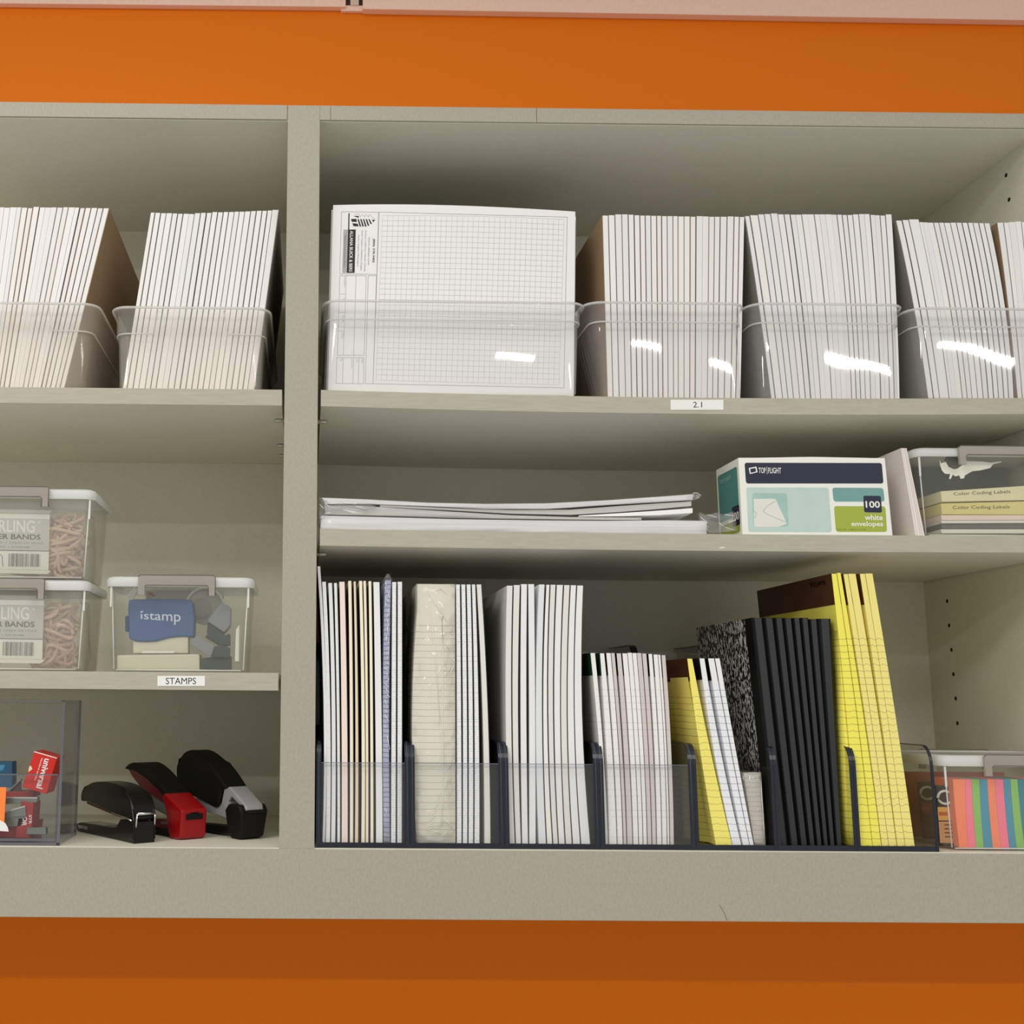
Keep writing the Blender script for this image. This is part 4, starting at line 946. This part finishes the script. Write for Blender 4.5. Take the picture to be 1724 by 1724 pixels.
g2 = 'pads in the second sorter from the left'
o = q1('notepad', 'thick cream ruled pad wrapped in film, second sorter', 'notepad', 701.5, 767, 702.5, 766, 983.5, IDX, 0, group=None, yb=1411, k=10)
for v in o.data.vertices:                                         # its left side bellies out
    t = v.co.z/.25
    if v.co.x < 0: v.co.x -= (.0054 if v.co.y < .1 else .0008)*4*max(0, t)*(1-min(1, t))
folds = [[(744, 1040), (746, 1100), (744.5, 1200), (745.5, 1340), (743, 1392)], [(722, 1010), (733, 1100), (741, 1215)], [(722, 998), (736, 1020), (752, 1046)], [(752, 1082), (757, 1094)], [(760, 1066), (764, 1068)], [(753, 1148), (761, 1126), (765, 1118)], [(764, 1110), (766, 1116)], [(733, 995), (742, 990), (752, 1000)], [(740, 1040), (746, 1034), (744, 1046)], [(742, 1376), (756, 1386), (762, 1396)], [(727, 1404), (735, 1400), (741, 1404)], [(746, 1408), (752, 1400)]]
for i in range(12): folds.append([(741-1.5*i+(2 if i % 2 else 0), 1334+5.4*i), (738-1.7*i, 1341+5.2*i)])
for i in range(5): folds.append([(753+2*i, 1298-3*i), (757+2*i, 1292-3*i)])
wrap_pad(o, 5, .6, SHR, folds)
for i, (b0, b1, t0, t1, mt, md) in enumerate([(769, 778.4, 767.6, 775.6, PGR, .5), (779, 788, 776.5, 784.7, PGR, .8), (788.6, 797.8, 785.5, 793.6, PGR, 1.1), (798.4, 808.5, 794.3, 801.5, PGR, 1.4), (815.5, 827, 802.3, 811.5, PW['shade'], 2.2)]):
    q1('notepad', ['white dotted-edge pad, %s right of the film-wrapped ruled pad' % ORD[i], 'greyish white pad leaning at the right of the second sorter'][i == 4], 'notepad', b0, b1, t0, t1, 984, mt, md, 'R', DKB, group=g2, yb=1411)
g3 = 'tall white pads in the third sorter'
tt = [(853.4, 864.3), (865, 876.6), (877.4, 888.6), (889.2, 899.4), (907.6, 918.2), (920, 926.4), (926.9, 936.6), (937.4, 949), (949.8, 960.4), (960.9, 971.2), (971.8, 983)]
bbx = [(857, 868), (868.6, 878.4), (879, 890.3), (890.8, 902), (907.2, 920.6), (921.2, 931), (931.5, 940.6), (941, 952), (952.6, 964), (964.6, 978), (978.6, 995)]
for i, ((t0, t1), (b0, b1)) in enumerate(zip(tt, bbx)):
    yt = [986, 985, 983.5, 983.5, 984, 984.5, 984.5, 984.8, 985, 985.3, 985.8][i]
    q1('notepad', 'tall plain white pad, %s from the left in the third sorter' % ORD[i], 'notepad', b0, b1, t0, t1, yt, PW[['shade', 'shade', 'white', 'white', 'cool', 'warm', 'shade', 'white', 'shade', 'white', 'white'][i]], [-2.6, -2.6, -1.2, .4, -3.6, -4, -4, -4, -4.4, -4.6, -5][i], 'R' if i != 3 else None, DKB, group=g3, yb=1419, gap=.18)
g4 = 'small taped white pads in the fourth sorter'
TGRN = plain('tape_dark_green', (20, 62, 44), .5, .1); TBRN = plain('tape_dark_brown', (58, 36, 28), .5, .1); TBLK = plain('tape_black', (22, 20, 20), .5, .1); TRED = plain('tape_red_brown', (84, 44, 22), .45, .1)
PJ = paper('pad_small_white', (242, 240, 238), (196, 196, 196), 7.1, .5, .5, stop=165, dots=True); PJ2 = paper('pad_small_greyish', (214, 206, 202), (180, 176, 176), 7.1, .5, .5, stop=165, dots=True)
t4 = [(994, 1001.8), (1010, 1017.4), (1020.6, 1028.2), (1029, 1034.8), (1038, 1045.6), (1047.7, 1056), (1056.6, 1064), (1064.6, 1071.6), (1072.2, 1079.8), (1081, 1088.2), (1091.6, 1098), (1100, 1107.4), (1108, 1112), (1113.6, 1120.2)]
e4 = like([994] + [t[1] for t in t4], 1017, 1135)
b4 = [(e4[i]+1.2, e4[i+1]-.4) for i in range(14)]
for i, ((t0, t1), (b0, b1)) in enumerate(zip(t4, b4)):
    q1('notepad', 'small white pad, %s from the left in the fourth sorter%s' % (ORD[i], ', green tape at its top' if i < 2 else ''), 'notepad', b0, b1, t0, t1, 1099.5+[0, .5, 0, 0, .5, .5, -.5, 0, 0, .8, 1.5, 2.5, 3, 3.5][i], PJ2 if i in (3, 4, 8, 9, 13) else PJ, 1.8, None, group=g4, yb=1420, depth=127, tape=TGRN if i < 2 else (TBRN, TBLK, TBRN)[i % 3], tape_h=24, gap=.15)
# fifth sorter
YELP = paper('pad_yellow', (250, 236, 124), (150, 140, 84), 7.1, .55, 1.2, stop=162); YELD = paper('pad_canary', (252, 240, 104), (122, 120, 70), 7.1, .6, 1.0, stop=222)
YELL = paper('pad_straw', (248, 234, 140), (150, 136, 90), 7.1, .6, 1.6, stop=222); WRULE = paper('pad_white_ruled', (240, 241, 244), (124, 134, 150), 7.1, .6, .7, stop=170)
g5 = 'taped pads in the fifth sorter'
o = q1('notepad', 'small yellow pad with red-brown tape and fanned curling sheets', 'notepad', 1205, 1233, 1157, 1165.5, 1109, YELP, -1.5, group=g5, yb=1424, depth=127, tape=TRED, tape_h=24)
root = Vector(o.location)*1000; m = MB(); rings = []             # the front sheet curls away to the left, its edge coming forward
for k in range(13):
    t = k/12; x0 = lerp(P(1158, 1140, YQ).x, P(1221, 1424, YQ).x, t)-2.2*4*t*(1-t); z = lerp(P(1158, 1140, YQ).z, ZQ+.2, t); cu = 24*t**1.7
    rings.append([V(x0-cu*(1-u)*1.0+cu*.25*u*(1-u), YQ+.5+62*(1-u)**1.6, z) for u in (1, .8, .6, .4, .2, 0)])
m.loft(rings, YELP, False, False, True, False); m.loft([[p+V(.25, .25, 0) for p in r] for r in rings], YELP, False, False, True, False); m.build('curled_sheet', o, root)
for i, (b0, b1, t0, t1) in enumerate([(1233.5, 1248.5, 1177.5, 1186.2), (1251, 1262, 1192, 1202.4), (1262.8, 1269.4, 1203.6, 1211.8)]):
    q1('notepad', ['white ruled pad leaning with black tape, leftmost of three beside the yellow pad', 'white ruled pad leaning with black tape, middle of the three', 'white ruled pad leaning with black tape, nearest the composition books'][i], 'notepad', b0, b1, t0, t1, 1108.5, WRULE, [-2.2, -.8, -.6][i], group=g5, yb=1426, depth=127, tape=TBLK, tape_h=[23, 24, 14][i])
GRIDP = paper('pad_grid_greige', (206, 200, 188), (158, 154, 140), 5, .5, .5, stop=88)
o = q1('notepad', 'short grid-ruled pad in film beside the leaning white pads', 'notepad', 1270, 1289, 1251.5, 1281, 1301, GRIDP, 0, group=None, yb=1423, depth=76, Y=15)
wrap_pad(o, 9, .5, SHR, [[(1262, 1306), (1266, 1310), (1273, 1309)], [(1274, 1366), (1277, 1362), (1276, 1358)], [(1281, 1301), (1282, 1330), (1286, 1390), (1288, 1420)], [(1256, 1301), (1270, 1301.5), (1281, 1300.5)]])

# composition books
def marble():
    m, nt, bs = newmat('marbled_board'); c1 = coords(nt, (260, 260, 150))
    v = N(nt, 'ShaderNodeTexVoronoi'); v.inputs['Scale'].default_value = 1
    d = noise(nt, c1, .9, 3); mx = N(nt, 'ShaderNodeVectorMath', operation='ADD')
    cmb = N(nt, 'ShaderNodeCombineXYZ'); nt.links.new(math_n(nt, 'MULTIPLY', d, 1.6), cmb.inputs[1]); nt.links.new(d, cmb.inputs[2])
    nt.links.new(c1, mx.inputs[0]); nt.links.new(cmb.outputs[0], mx.inputs[1]); nt.links.new(mx.outputs[0], v.inputs['Vector'])
    f = math_n(nt, 'GREATER_THAN', math_n(nt, 'ADD', math_n(nt, 'MULTIPLY', noise(nt, c1, 1.3, 3, .7), 1), math_n(nt, 'MULTIPLY', v.outputs[0], .28)), .672)
    nt.links.new(mixc(nt, f, lin((14, 14, 14)), lin((206, 204, 198))), bs.inputs['Base Color']); bs.inputs['Roughness'].default_value = .35
    return m
MARB = marble(); SPINE = plain('spine_cloth', (36, 37, 39), .5, .1, 500, bump=.1); SPB = plain('spine_black', (6, 6, 7), .5, .1, spec=.25); PAGE = paper('book_pages', (226, 224, 214))
tc = [1266, 1285.5, 1303.5, 1319, 1334.5, 1348, 1362, 1377, 1400]; bc = [1306, 1329.5, 1346.5, 1361.5, 1374, 1385.5, 1396, 1407, 1419]
for i in range(8):
    Y = 13; B0, B1, T0, T1 = P(bc[i], 1425, Y), P(bc[i+1], 1425, Y), P(tc[i], 1040, Y), P(tc[i+1], 1040+[0, 0, 0, .5, .5, .5, 2, 2][i], Y)
    x0, x1, u0, u1, zt = B0.x+.3, B1.x-.3, T0.x+.3, T1.x-.3, T0.z-[0, 0, 0, .3, .3, 0, 1.4, 1][i]; zb = ZQ; th = 1.5; dp = 188
    root = V((x0+x1)/2, Y, zb)
    t = thing('composition_book', 'black marbled composition book, %s from the left in the sorter%s' % (ORD[i], ', its cover showing' if i == 0 else ''), 'notebook', root, group='composition books in the sixth sorter')
    def sl(f0, f1, y0, y1, z0=zb, z1=zt):                            # slab between two fractions of the thickness
        q = [V(lerp(x0, x1, f0), y0, z0), V(lerp(x0, x1, f1), y0, z0), V(lerp(u0, u1, f1), y0, z1), V(lerp(u0, u1, f0), y0, z1)]
        return q, (0, y1-y0, 0)
    f = th/(x1-x0)
    for a, c in ((0, f), (1-f, 1)):
        m = MB(); q, o_ = sl(a, c, Y+2, Y+dp); m.prism(q, o_, MARB); m.build('cover_board', t, root, bevel=.4)
    m = MB(); q, o_ = sl(f, 1-f, Y+3, Y+dp-4, zb+2, zt-2.5); m.prism(q, o_, PAGE); m.build('pages', t, root)
    m = MB(); rings = []
    for z, xa, xb in ((zb, x0, x1), (zt, u0, u1)):
        w = (xb-xa); c = (xa+xb)/2
        rings.append([V(xa-.35, Y+22, z), V(xa-.35, Y+2.5, z), V(c-w*.40, Y+.6, z), V(c-w*.33, Y, z), V(c+w*.1, Y-.2, z), V(c+w*.33, Y, z), V(c+w*.40, Y+.6, z), V(xb+.35, Y+2.5, z), V(xb+.35, Y+22, z), V(xb-.2, Y+22, z), V(xb-.4, Y+3.2, z), V(xa+.4, Y+3.2, z), V(xa+.2, Y+22, z)])
    m.loft(rings, SPB, smooth=False)
    o = m.build('spine_tape', t, root)
    m = MB(); m.prism([V(lerp(x0, x1, .2), Y-.45, zb+.3), V(lerp(x0, x1, .78), Y-.45, zb+.3), V(lerp(u0, u1, .78), Y-.45, zt-.3), V(lerp(u0, u1, .2), Y-.45, zt-.3)], (0, .3, 0), SPINE); m.build('spine_cloth', o, root)

# yellow legal pads
g7 = 'yellow legal pads in the seventh sorter'
tl = [(1400, 1408.6), (1409, 1415.4), (1420, 1427.6), (1428, 1440.6), (1447.6, 1456.4), (1456.8, 1469)]
bl = [(1425, 1469), (1469.5, 1484), (1485, 1496.4), (1496.8, 1510), (1511, 1524), (1524.4, 1540.4)]
yb7 = [(966, YELD, 'bright yellow legal pad with brown tape, leftmost, beside the composition books'), (964.5, YELD, 'bright yellow legal pad, second from the left of six'), (966.5, YELL, 'straw-edged legal pad, third from the left of six'), (966, YELL, 'wavy-edged yellow legal pad, fourth from the left of six'), (966, YELL, 'straw-edged legal pad, fifth from the left of six'), (965.5, YELL, 'wavy-edged yellow legal pad, rightmost of six')]
for i, ((t0, t1), (b0, b1), (yt, mt, lb)) in enumerate(zip(tl, bl, yb7)):
    if i == 0: b0 = 1444
    o = q1('legal_pad', lb, 'legal pad', b0, b1, t0, t1, yt, mt, [1.5, 1.8, 1.6, 1.6, 1.4, 1.2][i], None, group=g7, yb=1426, depth=216, tape=TRED if i in (0, 2, 4) else None, tape_h=34, gap=.2)
    if i == 0:                                                       # sheets swelling out to the left, low down
        root = Vector(o.location)*1000; m = MB(); rings = []
        for k in range(13):
            t = k/12; yy = lerp(1062, 1424, t); a = P(lerp(1407, 1430, t)-3*math.sin(t*3.14), yy, YQ+6); rx = P(lerp(1408.5, 1444, t), yy, YQ+1).x+1.0
            a.x = lerp(rx-.3, a.x, min(1, t*2.5)); z = max(a.z, ZQ+.1); rings.append([V(rx, YQ+1, z), V(lerp(rx, a.x, .6), YQ+1.5, z), V(a.x, YQ+8, z), V(a.x+1, YQ+60, z), V(rx, YQ+60, z)])
        m.loft(rings, YELD); m.build('swollen_sheets', o, root)
        m = MB(); xx = lambda v: lerp(P(1400, 966, YQ).x, P(1444, 1426, YQ).x, .045)-.9
        q = [PX(1361, 982, xx(0)), PX(1389, 976.5, xx(0)), PX(1390, 983.5, xx(0)), PX(1363, 990, xx(0))]
        text_q(m, 'TOPS', q, SPB, .02); m.build('printed_word', o, root, recalc=False)

# ------------------------------------------------------------------ clear drawer organizer and what is in it
ACR = clear('organizer_acrylic', (250, 250, 250), .03, .04, .8, (200, 200, 206)); ACE = clear('organizer_edge', (214, 214, 220), .5, .1, .8, (142, 142, 152))
yo = 6; xr = P(101, 1400, yo).x; xl = xr-255; yd = 98; zt = P(60, 1179, yo).z; w = 3
root = V((xl+xr)/2, yd/2, ZFL); org = thing('drawer_organizer', 'clear acrylic drawer organizer at the bottom left corner of the picture', 'organizer', root)
for nm, a, c in (('side_panel', (xr-w, yo, ZFL), (xr, yd, zt)), ('side_panel', (xl, yo, ZFL), (xl+w, yd, zt)), ('top_panel', (xl+w, yo, zt-w), (xr-w, yd, zt)), ('base', (xl+w, yo, ZFL), (xr-w, yd, ZFL+w)), ('back_panel', (xl+w, yd-w, ZFL+w), (xr-w, yd, zt-w))):
    m = MB(); m.box(a, c, ACR); m.build(nm, org, root, bevel=.6)
for a, c in (((xr-w-.1, yo-.4, ZFL), (xr+.1, yo, zt)), ((xl, yo-.4, ZFL), (xr, yo, ZFL+w)), ((xr-w, yd, ZFL), (xr, yd+.4, zt)), ((xl, yo-.4, zt-1.2), (xr, yo, zt))):
    m = MB(); m.box(a, c, ACE); m.build('panel_edge', org, root)
zd = P(50, 1303, yo).z; m = MB(); m.box((xl+w+1, yo+.6, ZFL+w+1), (xr-w-1.5, yo+3.2, zd), ACR); dr = m.build('drawer_front', org, root, bevel=.4)
for a, c in (((xl+w+1, yo+.2, zd-1.4), (xr-w-1.5, yo+3.4, zd)), ((xl+w+1, yo+.1, ZFL+w+1), (xr-w-1.5, yo+.6, ZFL+w+4))):
    m = MB(); m.box(a, c, ACE); m.build('panel_edge', dr, root)
m = MB(); m.box((xr-w-3.6, yo+4, ZFL+w+1), (xr-w-1.6, yd-8, zd-2), ACR); m.box((xl+w+1, yo+4, ZFL+w+1), (xr-w-4, yd-8, ZFL+w+2.4), ACR); m.build('drawer_tray', dr, root)
zi = ZFL+w+2.8
RED = plain('carton_red', (206, 36, 22), .4, .03); REDD = plain('carton_dark_red', (164, 44, 40), .4, .03); NOTO = paper('sticky_orange', (255, 138, 70), vary=.02); STL = plain('staple_steel', (150, 156, 146), .28, .04, 90, metal=.8); CYAN = plain('carton_blue', (40, 92, 124), .4, .1, 30)
def fq(pts, Y): return [P(x, y, Y) for x, y in pts]
Yi = yo+14
o = None
m = MB(); q = fq([(58, 1264.5), (96.5, 1275.5), (78, 1337), (37, 1325)], Yi); m.prism(q, (0, 40, 0), RED)
o = tag(m.build('staple_box', root=V((q[2].x+q[3].x)/2, Yi+20, q[2].z), bevel=.6), 'bright red staple box standing tilted behind the drawer front', 'box', 'red staple boxes in the organizer')
r_ = V((q[2].x+q[3].x)/2, Yi+20, q[2].z); m = MB(); Yx = Yi-.15
text_q(m, 'universal', fq([(85.8, 1279), (71.3, 1329), (60.5, 1326), (75.2, 1276.5)], Yx), WHITE, .022)
text_q(m, 'standard staples', fq([(72.5, 1276.5), (60.5, 1314), (57.2, 1313), (69.2, 1275.5)], Yx), WHITE, .01)
m.poly(fq([(57.6, 1264.8), (96.3, 1275.8), (96, 1277.2), (57.2, 1266.2)], Yx), WHITE); m.poly(fq([(50, 1289), (52.5, 1290), (54.5, 1295), (47.5, 1300), (48.5, 1294)], Yx), CREAM)
m.build('front_print', o, r_, recalc=False)
m = MB(); q = fq([(36, 1348), (56.5, 1352), (53, 1397), (25, 1397)], Yi); q[2].z = q[3].z = zi; m.prism(q, (0, 34, 0), REDD); r_ = V((q[2].x+q[3].x)/2, Yi+17, zi)
o = tag(m.build('staple_box', root=r_, bevel=.6), 'dark red staple box low down with rotated white lettering', 'box', 'red staple boxes in the organizer')
m = MB(); text_q(m, 'STR', fq([(53.2, 1372), (53, 1387.5), (48.5, 1387.5), (48.8, 1372)], Yi-.15), WHITE, .02); text_q(m, 'OR', fq([(46, 1375), (44.5, 1391), (36.5, 1390.5), (38.5, 1374)], Yi-.15), WHITE, .02); m.build('front_print', o, r_, recalc=False)
m = MB(); q = fq([(10, 1333), (57, 1333), (58, 1342), (10, 1342)], Yi+16); m.prism(q, (0, 30, 0), REDD); r_ = V(q[3].x+20, Yi+30, q[3].z)
tag(m.build('staple_box', root=r_, bevel=.5), 'red staple box lying flat above the steel staple strips', 'box', 'red staple boxes in the organizer')
m = MB(); q = fq([(-30, 1388), (52, 1388), (50, 1399), (-30, 1399)], Yi+6); q[2].z = q[3].z = zi; m.prism(q, (0, 60, 0), REDD); r_ = V(P(10, 1395, Yi).x, Yi+36, zi)
tag(m.build('staple_box', root=r_, bevel=.5), 'red staple box lying flat at the bottom of the drawer', 'box', 'red staple boxes in the organizer')
def channel(label, pts, Y, dp, gloss):
    q = fq(pts, Y); m = MB(); m.prism(q, (0, dp, 0), STL); r_ = V(sum(p.x for p in q)/4, Y+dp/2, min(p.z for p in q)); o = tag(m.build('staple_strip', root=r_, bevel=.5), label, 'staples', 'steel staple strips in the organizer')
    m = MB(); m.prism([q[0]+V(0, -.5, .3), q[1]+V(0, -.5, .3), q[1]+V(0, -.5, -1.2), q[0]+V(0, -.5, -1.2)], (0, .4, 0), gloss); m.build('bright_edge', o, r_)
    return o
BRT = plain('steel_bright', (226, 226, 220), .2, .02, metal=.6)
channel('flat steel staple strip under the flat red box', [(8, 1342), (63, 1342.5), (62, 1351), (8, 1354)], Yi+2, 12, BRT)
channel('steel staple strip tilted up to the right, middle of the pile', [(6, 1367), (42.5, 1356.5), (44, 1374), (7, 1377)], Yi-2, 12, BRT)
channel('ribbed steel staple strip under the tilted one', [(6, 1377), (43, 1375.5), (34, 1391.5), (6, 1392)], Yi, 12, STL)
channel('short steel staple strip in the right corner of the drawer', [(46, 1394), (77, 1393.5), (77.5, 1405), (44, 1405)], Yi-6, 10, STL)
m = MB(); q = fq([(9, 1336), (33, 1312), (35, 1314), (12, 1337)], Yi+20); m.prism(q, (0, 12, 0), STL); m.prism(fq([(10, 1337), (35, 1314), (36, 1333), (12, 1338)], Yi+22), (0, 2, 0), plain('remover_dark', (70, 66, 60), .5))
tag(m.build('staple_remover', root=P(20, 1335, Yi+24), bevel=.3), 'slanting steel staple remover blade left of the tilted red box', 'staple remover')
m = MB(); q = fq([(-40, 1283), (20.5, 1282.5), (20.5, 1326), (-40, 1326)], Yi+50); m.prism(q, (0, 20, 0), CYAN); m.prism(fq([(-10, 1287), (9, 1288), (5, 1297), (-10, 1300)], Yi+49.5), (0, .4, 0), plain('print_sky', (70, 150, 190), .4))
tag(m.build('refill_carton', root=P(0, 1326, Yi+60), bevel=.6), 'dark blue carton at the left edge behind the drawer front', 'box')
m = MB(); q = fq([(-45, 1325), (10.5, 1325.5), (7, 1386), (-45, 1390)], yo-1); m.prism(q, (0, .8, 0), NOTO)
tag(m.build('sticky_note', root=P(-10, 1388, yo-.6)), 'orange sticky note on the outside of the drawer front at the left edge', 'sticky note')
m = MB(); q = fq([(-40, 1378), (0, 1381), (9, 1386), (13, 1393), (14.5, 1400), (0, 1399), (-40, 1399)], yo-2.2); m.prism(q, (0, .6, 0), WHITE)
tag(m.build('paper_tag', root=P(-5, 1399, yo-2)), 'curved white paper tag below the orange sticky note', 'paper')

# ------------------------------------------------------------------ staplers; built along +u (nose) with u = local x, w = local y, up = z
GLB = plain('gloss_black', (7, 6, 7), .3, .05, coat=.12, spec=.3); MTB = plain('matte_black', (9, 9, 10), .6, .08, 400, spec=.25); SRED = plain('stapler_red', (146, 4, 12), .32, .03, coat=.15, spec=.35); SDR = plain('stapler_dark_red', (96, 14, 22), .35, .05)
SILV = plain('stapler_silver', (158, 158, 162), .4, .03); CHR = plain('chrome', (225, 225, 225), .12, .02, metal=1); SLATEM = plain('magazine_grey', (116, 116, 114), .45, .04); MAG = plain('magazine_maroon', (86, 16, 18), .4, .05)
def side(mb, prof, hw0, hw1, mat, smooth=False):
    """side profile (u, v) given width on both sides; hw per vertex or constant"""
    n = len(prof); A = [V(u, -(hw0 if not callable(hw0) else hw0(u, v)), v) for u, v in prof]; B = [V(u, (hw1 if not callable(hw1) else hw1(u, v)), v) for u, v in prof]
    mb.add(A+B, [tuple(range(n))[::-1], tuple(range(n, 2*n))]+[(i, (i+1) % n, n+(i+1) % n, n+i) for i in range(n)], mat, smooth)
def smooth_line(pts, n=4):
    out = []
    for i in range(len(pts)-1):
        p0, p1, p2, p3 = pts[max(0, i-1)], pts[i], pts[i+1], pts[min(len(pts)-1, i+2)]
        for k in range(n):
            t = k/n; out.append(tuple(.5*((2*p1[j])+(-p0[j]+p2[j])*t+(2*p0[j]-5*p1[j]+4*p2[j]-p3[j])*t*t+(-p0[j]+3*p1[j]-3*p2[j]+p3[j])*t**3) for j in (0, 1)))
    return out+[pts[-1]]
def stapler(label, px, py, rz, build, sc=1.0, zs=1.0):
    p = PZ(px, py, ZFL); t = thing('stapler', label, 'stapler', p, rz, 'staplers on the bottom shelf'); t.scale = (sc, sc, sc*zs)
    def put(name, mb, par=None, bevel=.8): return mb.build(name, par or t, None, True, bevel, 3)
    build(put); return t
def black_one(put):
    hw = 17
    m = MB(); side(m, [(0, 0), (4, 0), (168, 0), (172, 4), (170, 9), (160, 11), (60, 13), (50, 15), (40, 24), (0, 24)], 15, 15, GLB); o = put('base', m)
    m = MB(); text_q(m, 'sparco', [V(166, 15.3, 7.8), V(136, 15.3, 7.8), V(136, 15.3, 2.8), V(166, 15.3, 2.8)], INKW, .01); m.build('printed_word', o, None, True, recalc=False)
    m = MB(); side(m, [(64, 11.2), (150, 10), (150, 11.4), (64, 12.8)], 12, 12, PINS); put('anvil_plate', m, None, .3)
    m = MB(); side(m, [(10, 24), (60, 26), (150, 34), (150, 46), (12, 44)], 11, 11, MAG); put('magazine', m)
    top = smooth_line([(1, 26), (6, 42), (18, 54), (45, 62), (90, 64), (130, 61), (152, 53), (158, 42)]); low = [(156, 37), (140, 38), (100, 34), (60, 29), (20, 26)]
    m = MB(); side(m, top+low, lambda u, v: hw-(2.5 if v > 55 else 0), lambda u, v: hw-(2.5 if v > 55 else 0), GLB); put('arm', m, None, 3)
    m = MB()
    for s in (-1, 1): side(m, [(-1.5, 4), (8, 4), (10, 20), (12, 36), (4, 38), (-1, 26)], -s*15.2 if s < 0 else -14, 17.5 if s > 0 else -13.6, GLB)
    put('hinge_cheek', m, None, 1)
    m = MB(); m.tube([V(-2.5, -13, 33), V(-3.5, 13, 33)], 1.6, CHR, 8); m.tube([V(-2.5, -13, 33), V(-1, -13.5, 20)], 1.2, CHR, 8); m.tube([V(-3, 13, 33), V(-1, 13.5, 18)], 1.2, CHR, 8); put('spring_wire', m, None, 0)
    m = MB(); m.tube([V(3, 17.4, 25), V(14, 17.6, 27), (60, 17.6, 30.5)], .9, CHR, 6); put('trim_line', m, None, 0)
stapler('glossy black full-strip stapler, leftmost of the three', 243, 1419, math.radians(126), black_one, .84, 1.12)
def red_one(put):
    m = MB(); side(m, [(6, 0), (140, 0), (142, 6), (30, 10), (10, 12)], 12, 12, MTB); o = put('base', m)
    body = [(0, 2), (6, 0), (24, 0), (30, 10), (34, 26), (44, 48), (40, 54), (12, 42), (-2, 36)]
    m = MB(); side(m, body, 19, 19, SRED); o = put('rear_housing', m, None, 2.5)
    m = MB(); side(m, [(-2.6, 24), (-1.4, 24), (-2.2, 31), (-3.4, 31)], 12, 12, MTB); side(m, [(-2.9, 31), (-1.9, 31), (-2.2, 32.6), (-3.2, 32.6)], 6, 6, MTB); put('staple_window', m, o, .4)
    m = MB(); side(m, [(28, 9), (136, 7), (136, 14), (60, 20), (34, 20)], 11, 11, SDR); put('lower_jaw', m)
    m = MB(); text_q(m, 'staple', [V(58, 11.2, 18), V(36, 11.2, 20), V(36, 11.2, 15), V(58, 11.2, 13)], SILV, .0); m.build('printed_word', o, None, True, recalc=False)
    m = MB(); side(m, [(34, 22), (120, 38), (120, 50), (44, 46), (36, 34)], 9, 9, SLATEM); put('magazine', m)
    red = smooth_line([(46, 40), (70, 46), (100, 54), (128, 68), (142, 79)])+[(140, 82), (110, 82), (76, 70), (44, 54)]
    m = MB(); side(m, red, 15, 15, SDR); put('arm', m, None, 2)
    cap = smooth_line([(38, 54), (60, 67), (84, 79), (110, 87), (132, 86), (146, 79)])+[(143, 78), (120, 77), (90, 69), (60, 57), (42, 48)]
    m = MB(); side(m, cap, 17, 17, MTB); put('arm_cap', m, None, 3)
stapler('red and black stapler with raised arm, middle of the three', 325, 1413, math.radians(128), red_one, .90)
def grey_one(put):
    m = MB(); side(m, [(6, 4), (138, 0), (142, 4), (140, 9), (30, 13), (8, 16)], 9, 9, MTB); put('base', m)
    foot = [(0, 3), (8, 0), (26, 0), (32, 12), (34, 34), (26, 42), (2, 42), (-3, 34)]
    m = MB(); side(m, foot, lambda u, v: 17+(4 if v > 30 else 0), lambda u, v: 17+(4 if v > 30 else 0), MTB); o = put('rear_housing', m, None, 3)
    m = MB(); side(m, [(-4.6, 32), (-3.4, 32), (-3.2, 36), (-4.4, 36)], 13, 13, GLB); put('staple_window', m, o, .4)
    strap = [(-4, 34), (-1, 42), (34, 62), (46, 60), (52, 40), (40, 30), (36, 44), (30, 50), (4, 36)]
    m = MB(); side(m, strap, 13.5, 13.5, SILV); put('hinge_strap', m, None, 2)
    m = MB(); side(m, [(34, 22), (128, 30), (128, 40), (50, 52), (36, 44)], 11, 11, SILV); put('magazine', m)
    cap = smooth_line([(36, 60), (62, 80), (92, 96), (122, 104), (146, 98), (156, 82), (156, 68)])+[(150, 58), (120, 46), (90, 40), (62, 34), (54, 40), (48, 58)]
    m = MB(); side(m, cap, lambda u, v: 17-(3 if v > 88 else 0), lambda u, v: 17-(3 if v > 88 else 0), MTB); put('arm', m, None, 5)
stapler('silver-grey and black stapler with raised arm, nearest the post', 426, 1413, math.radians(128), grey_one, .90)
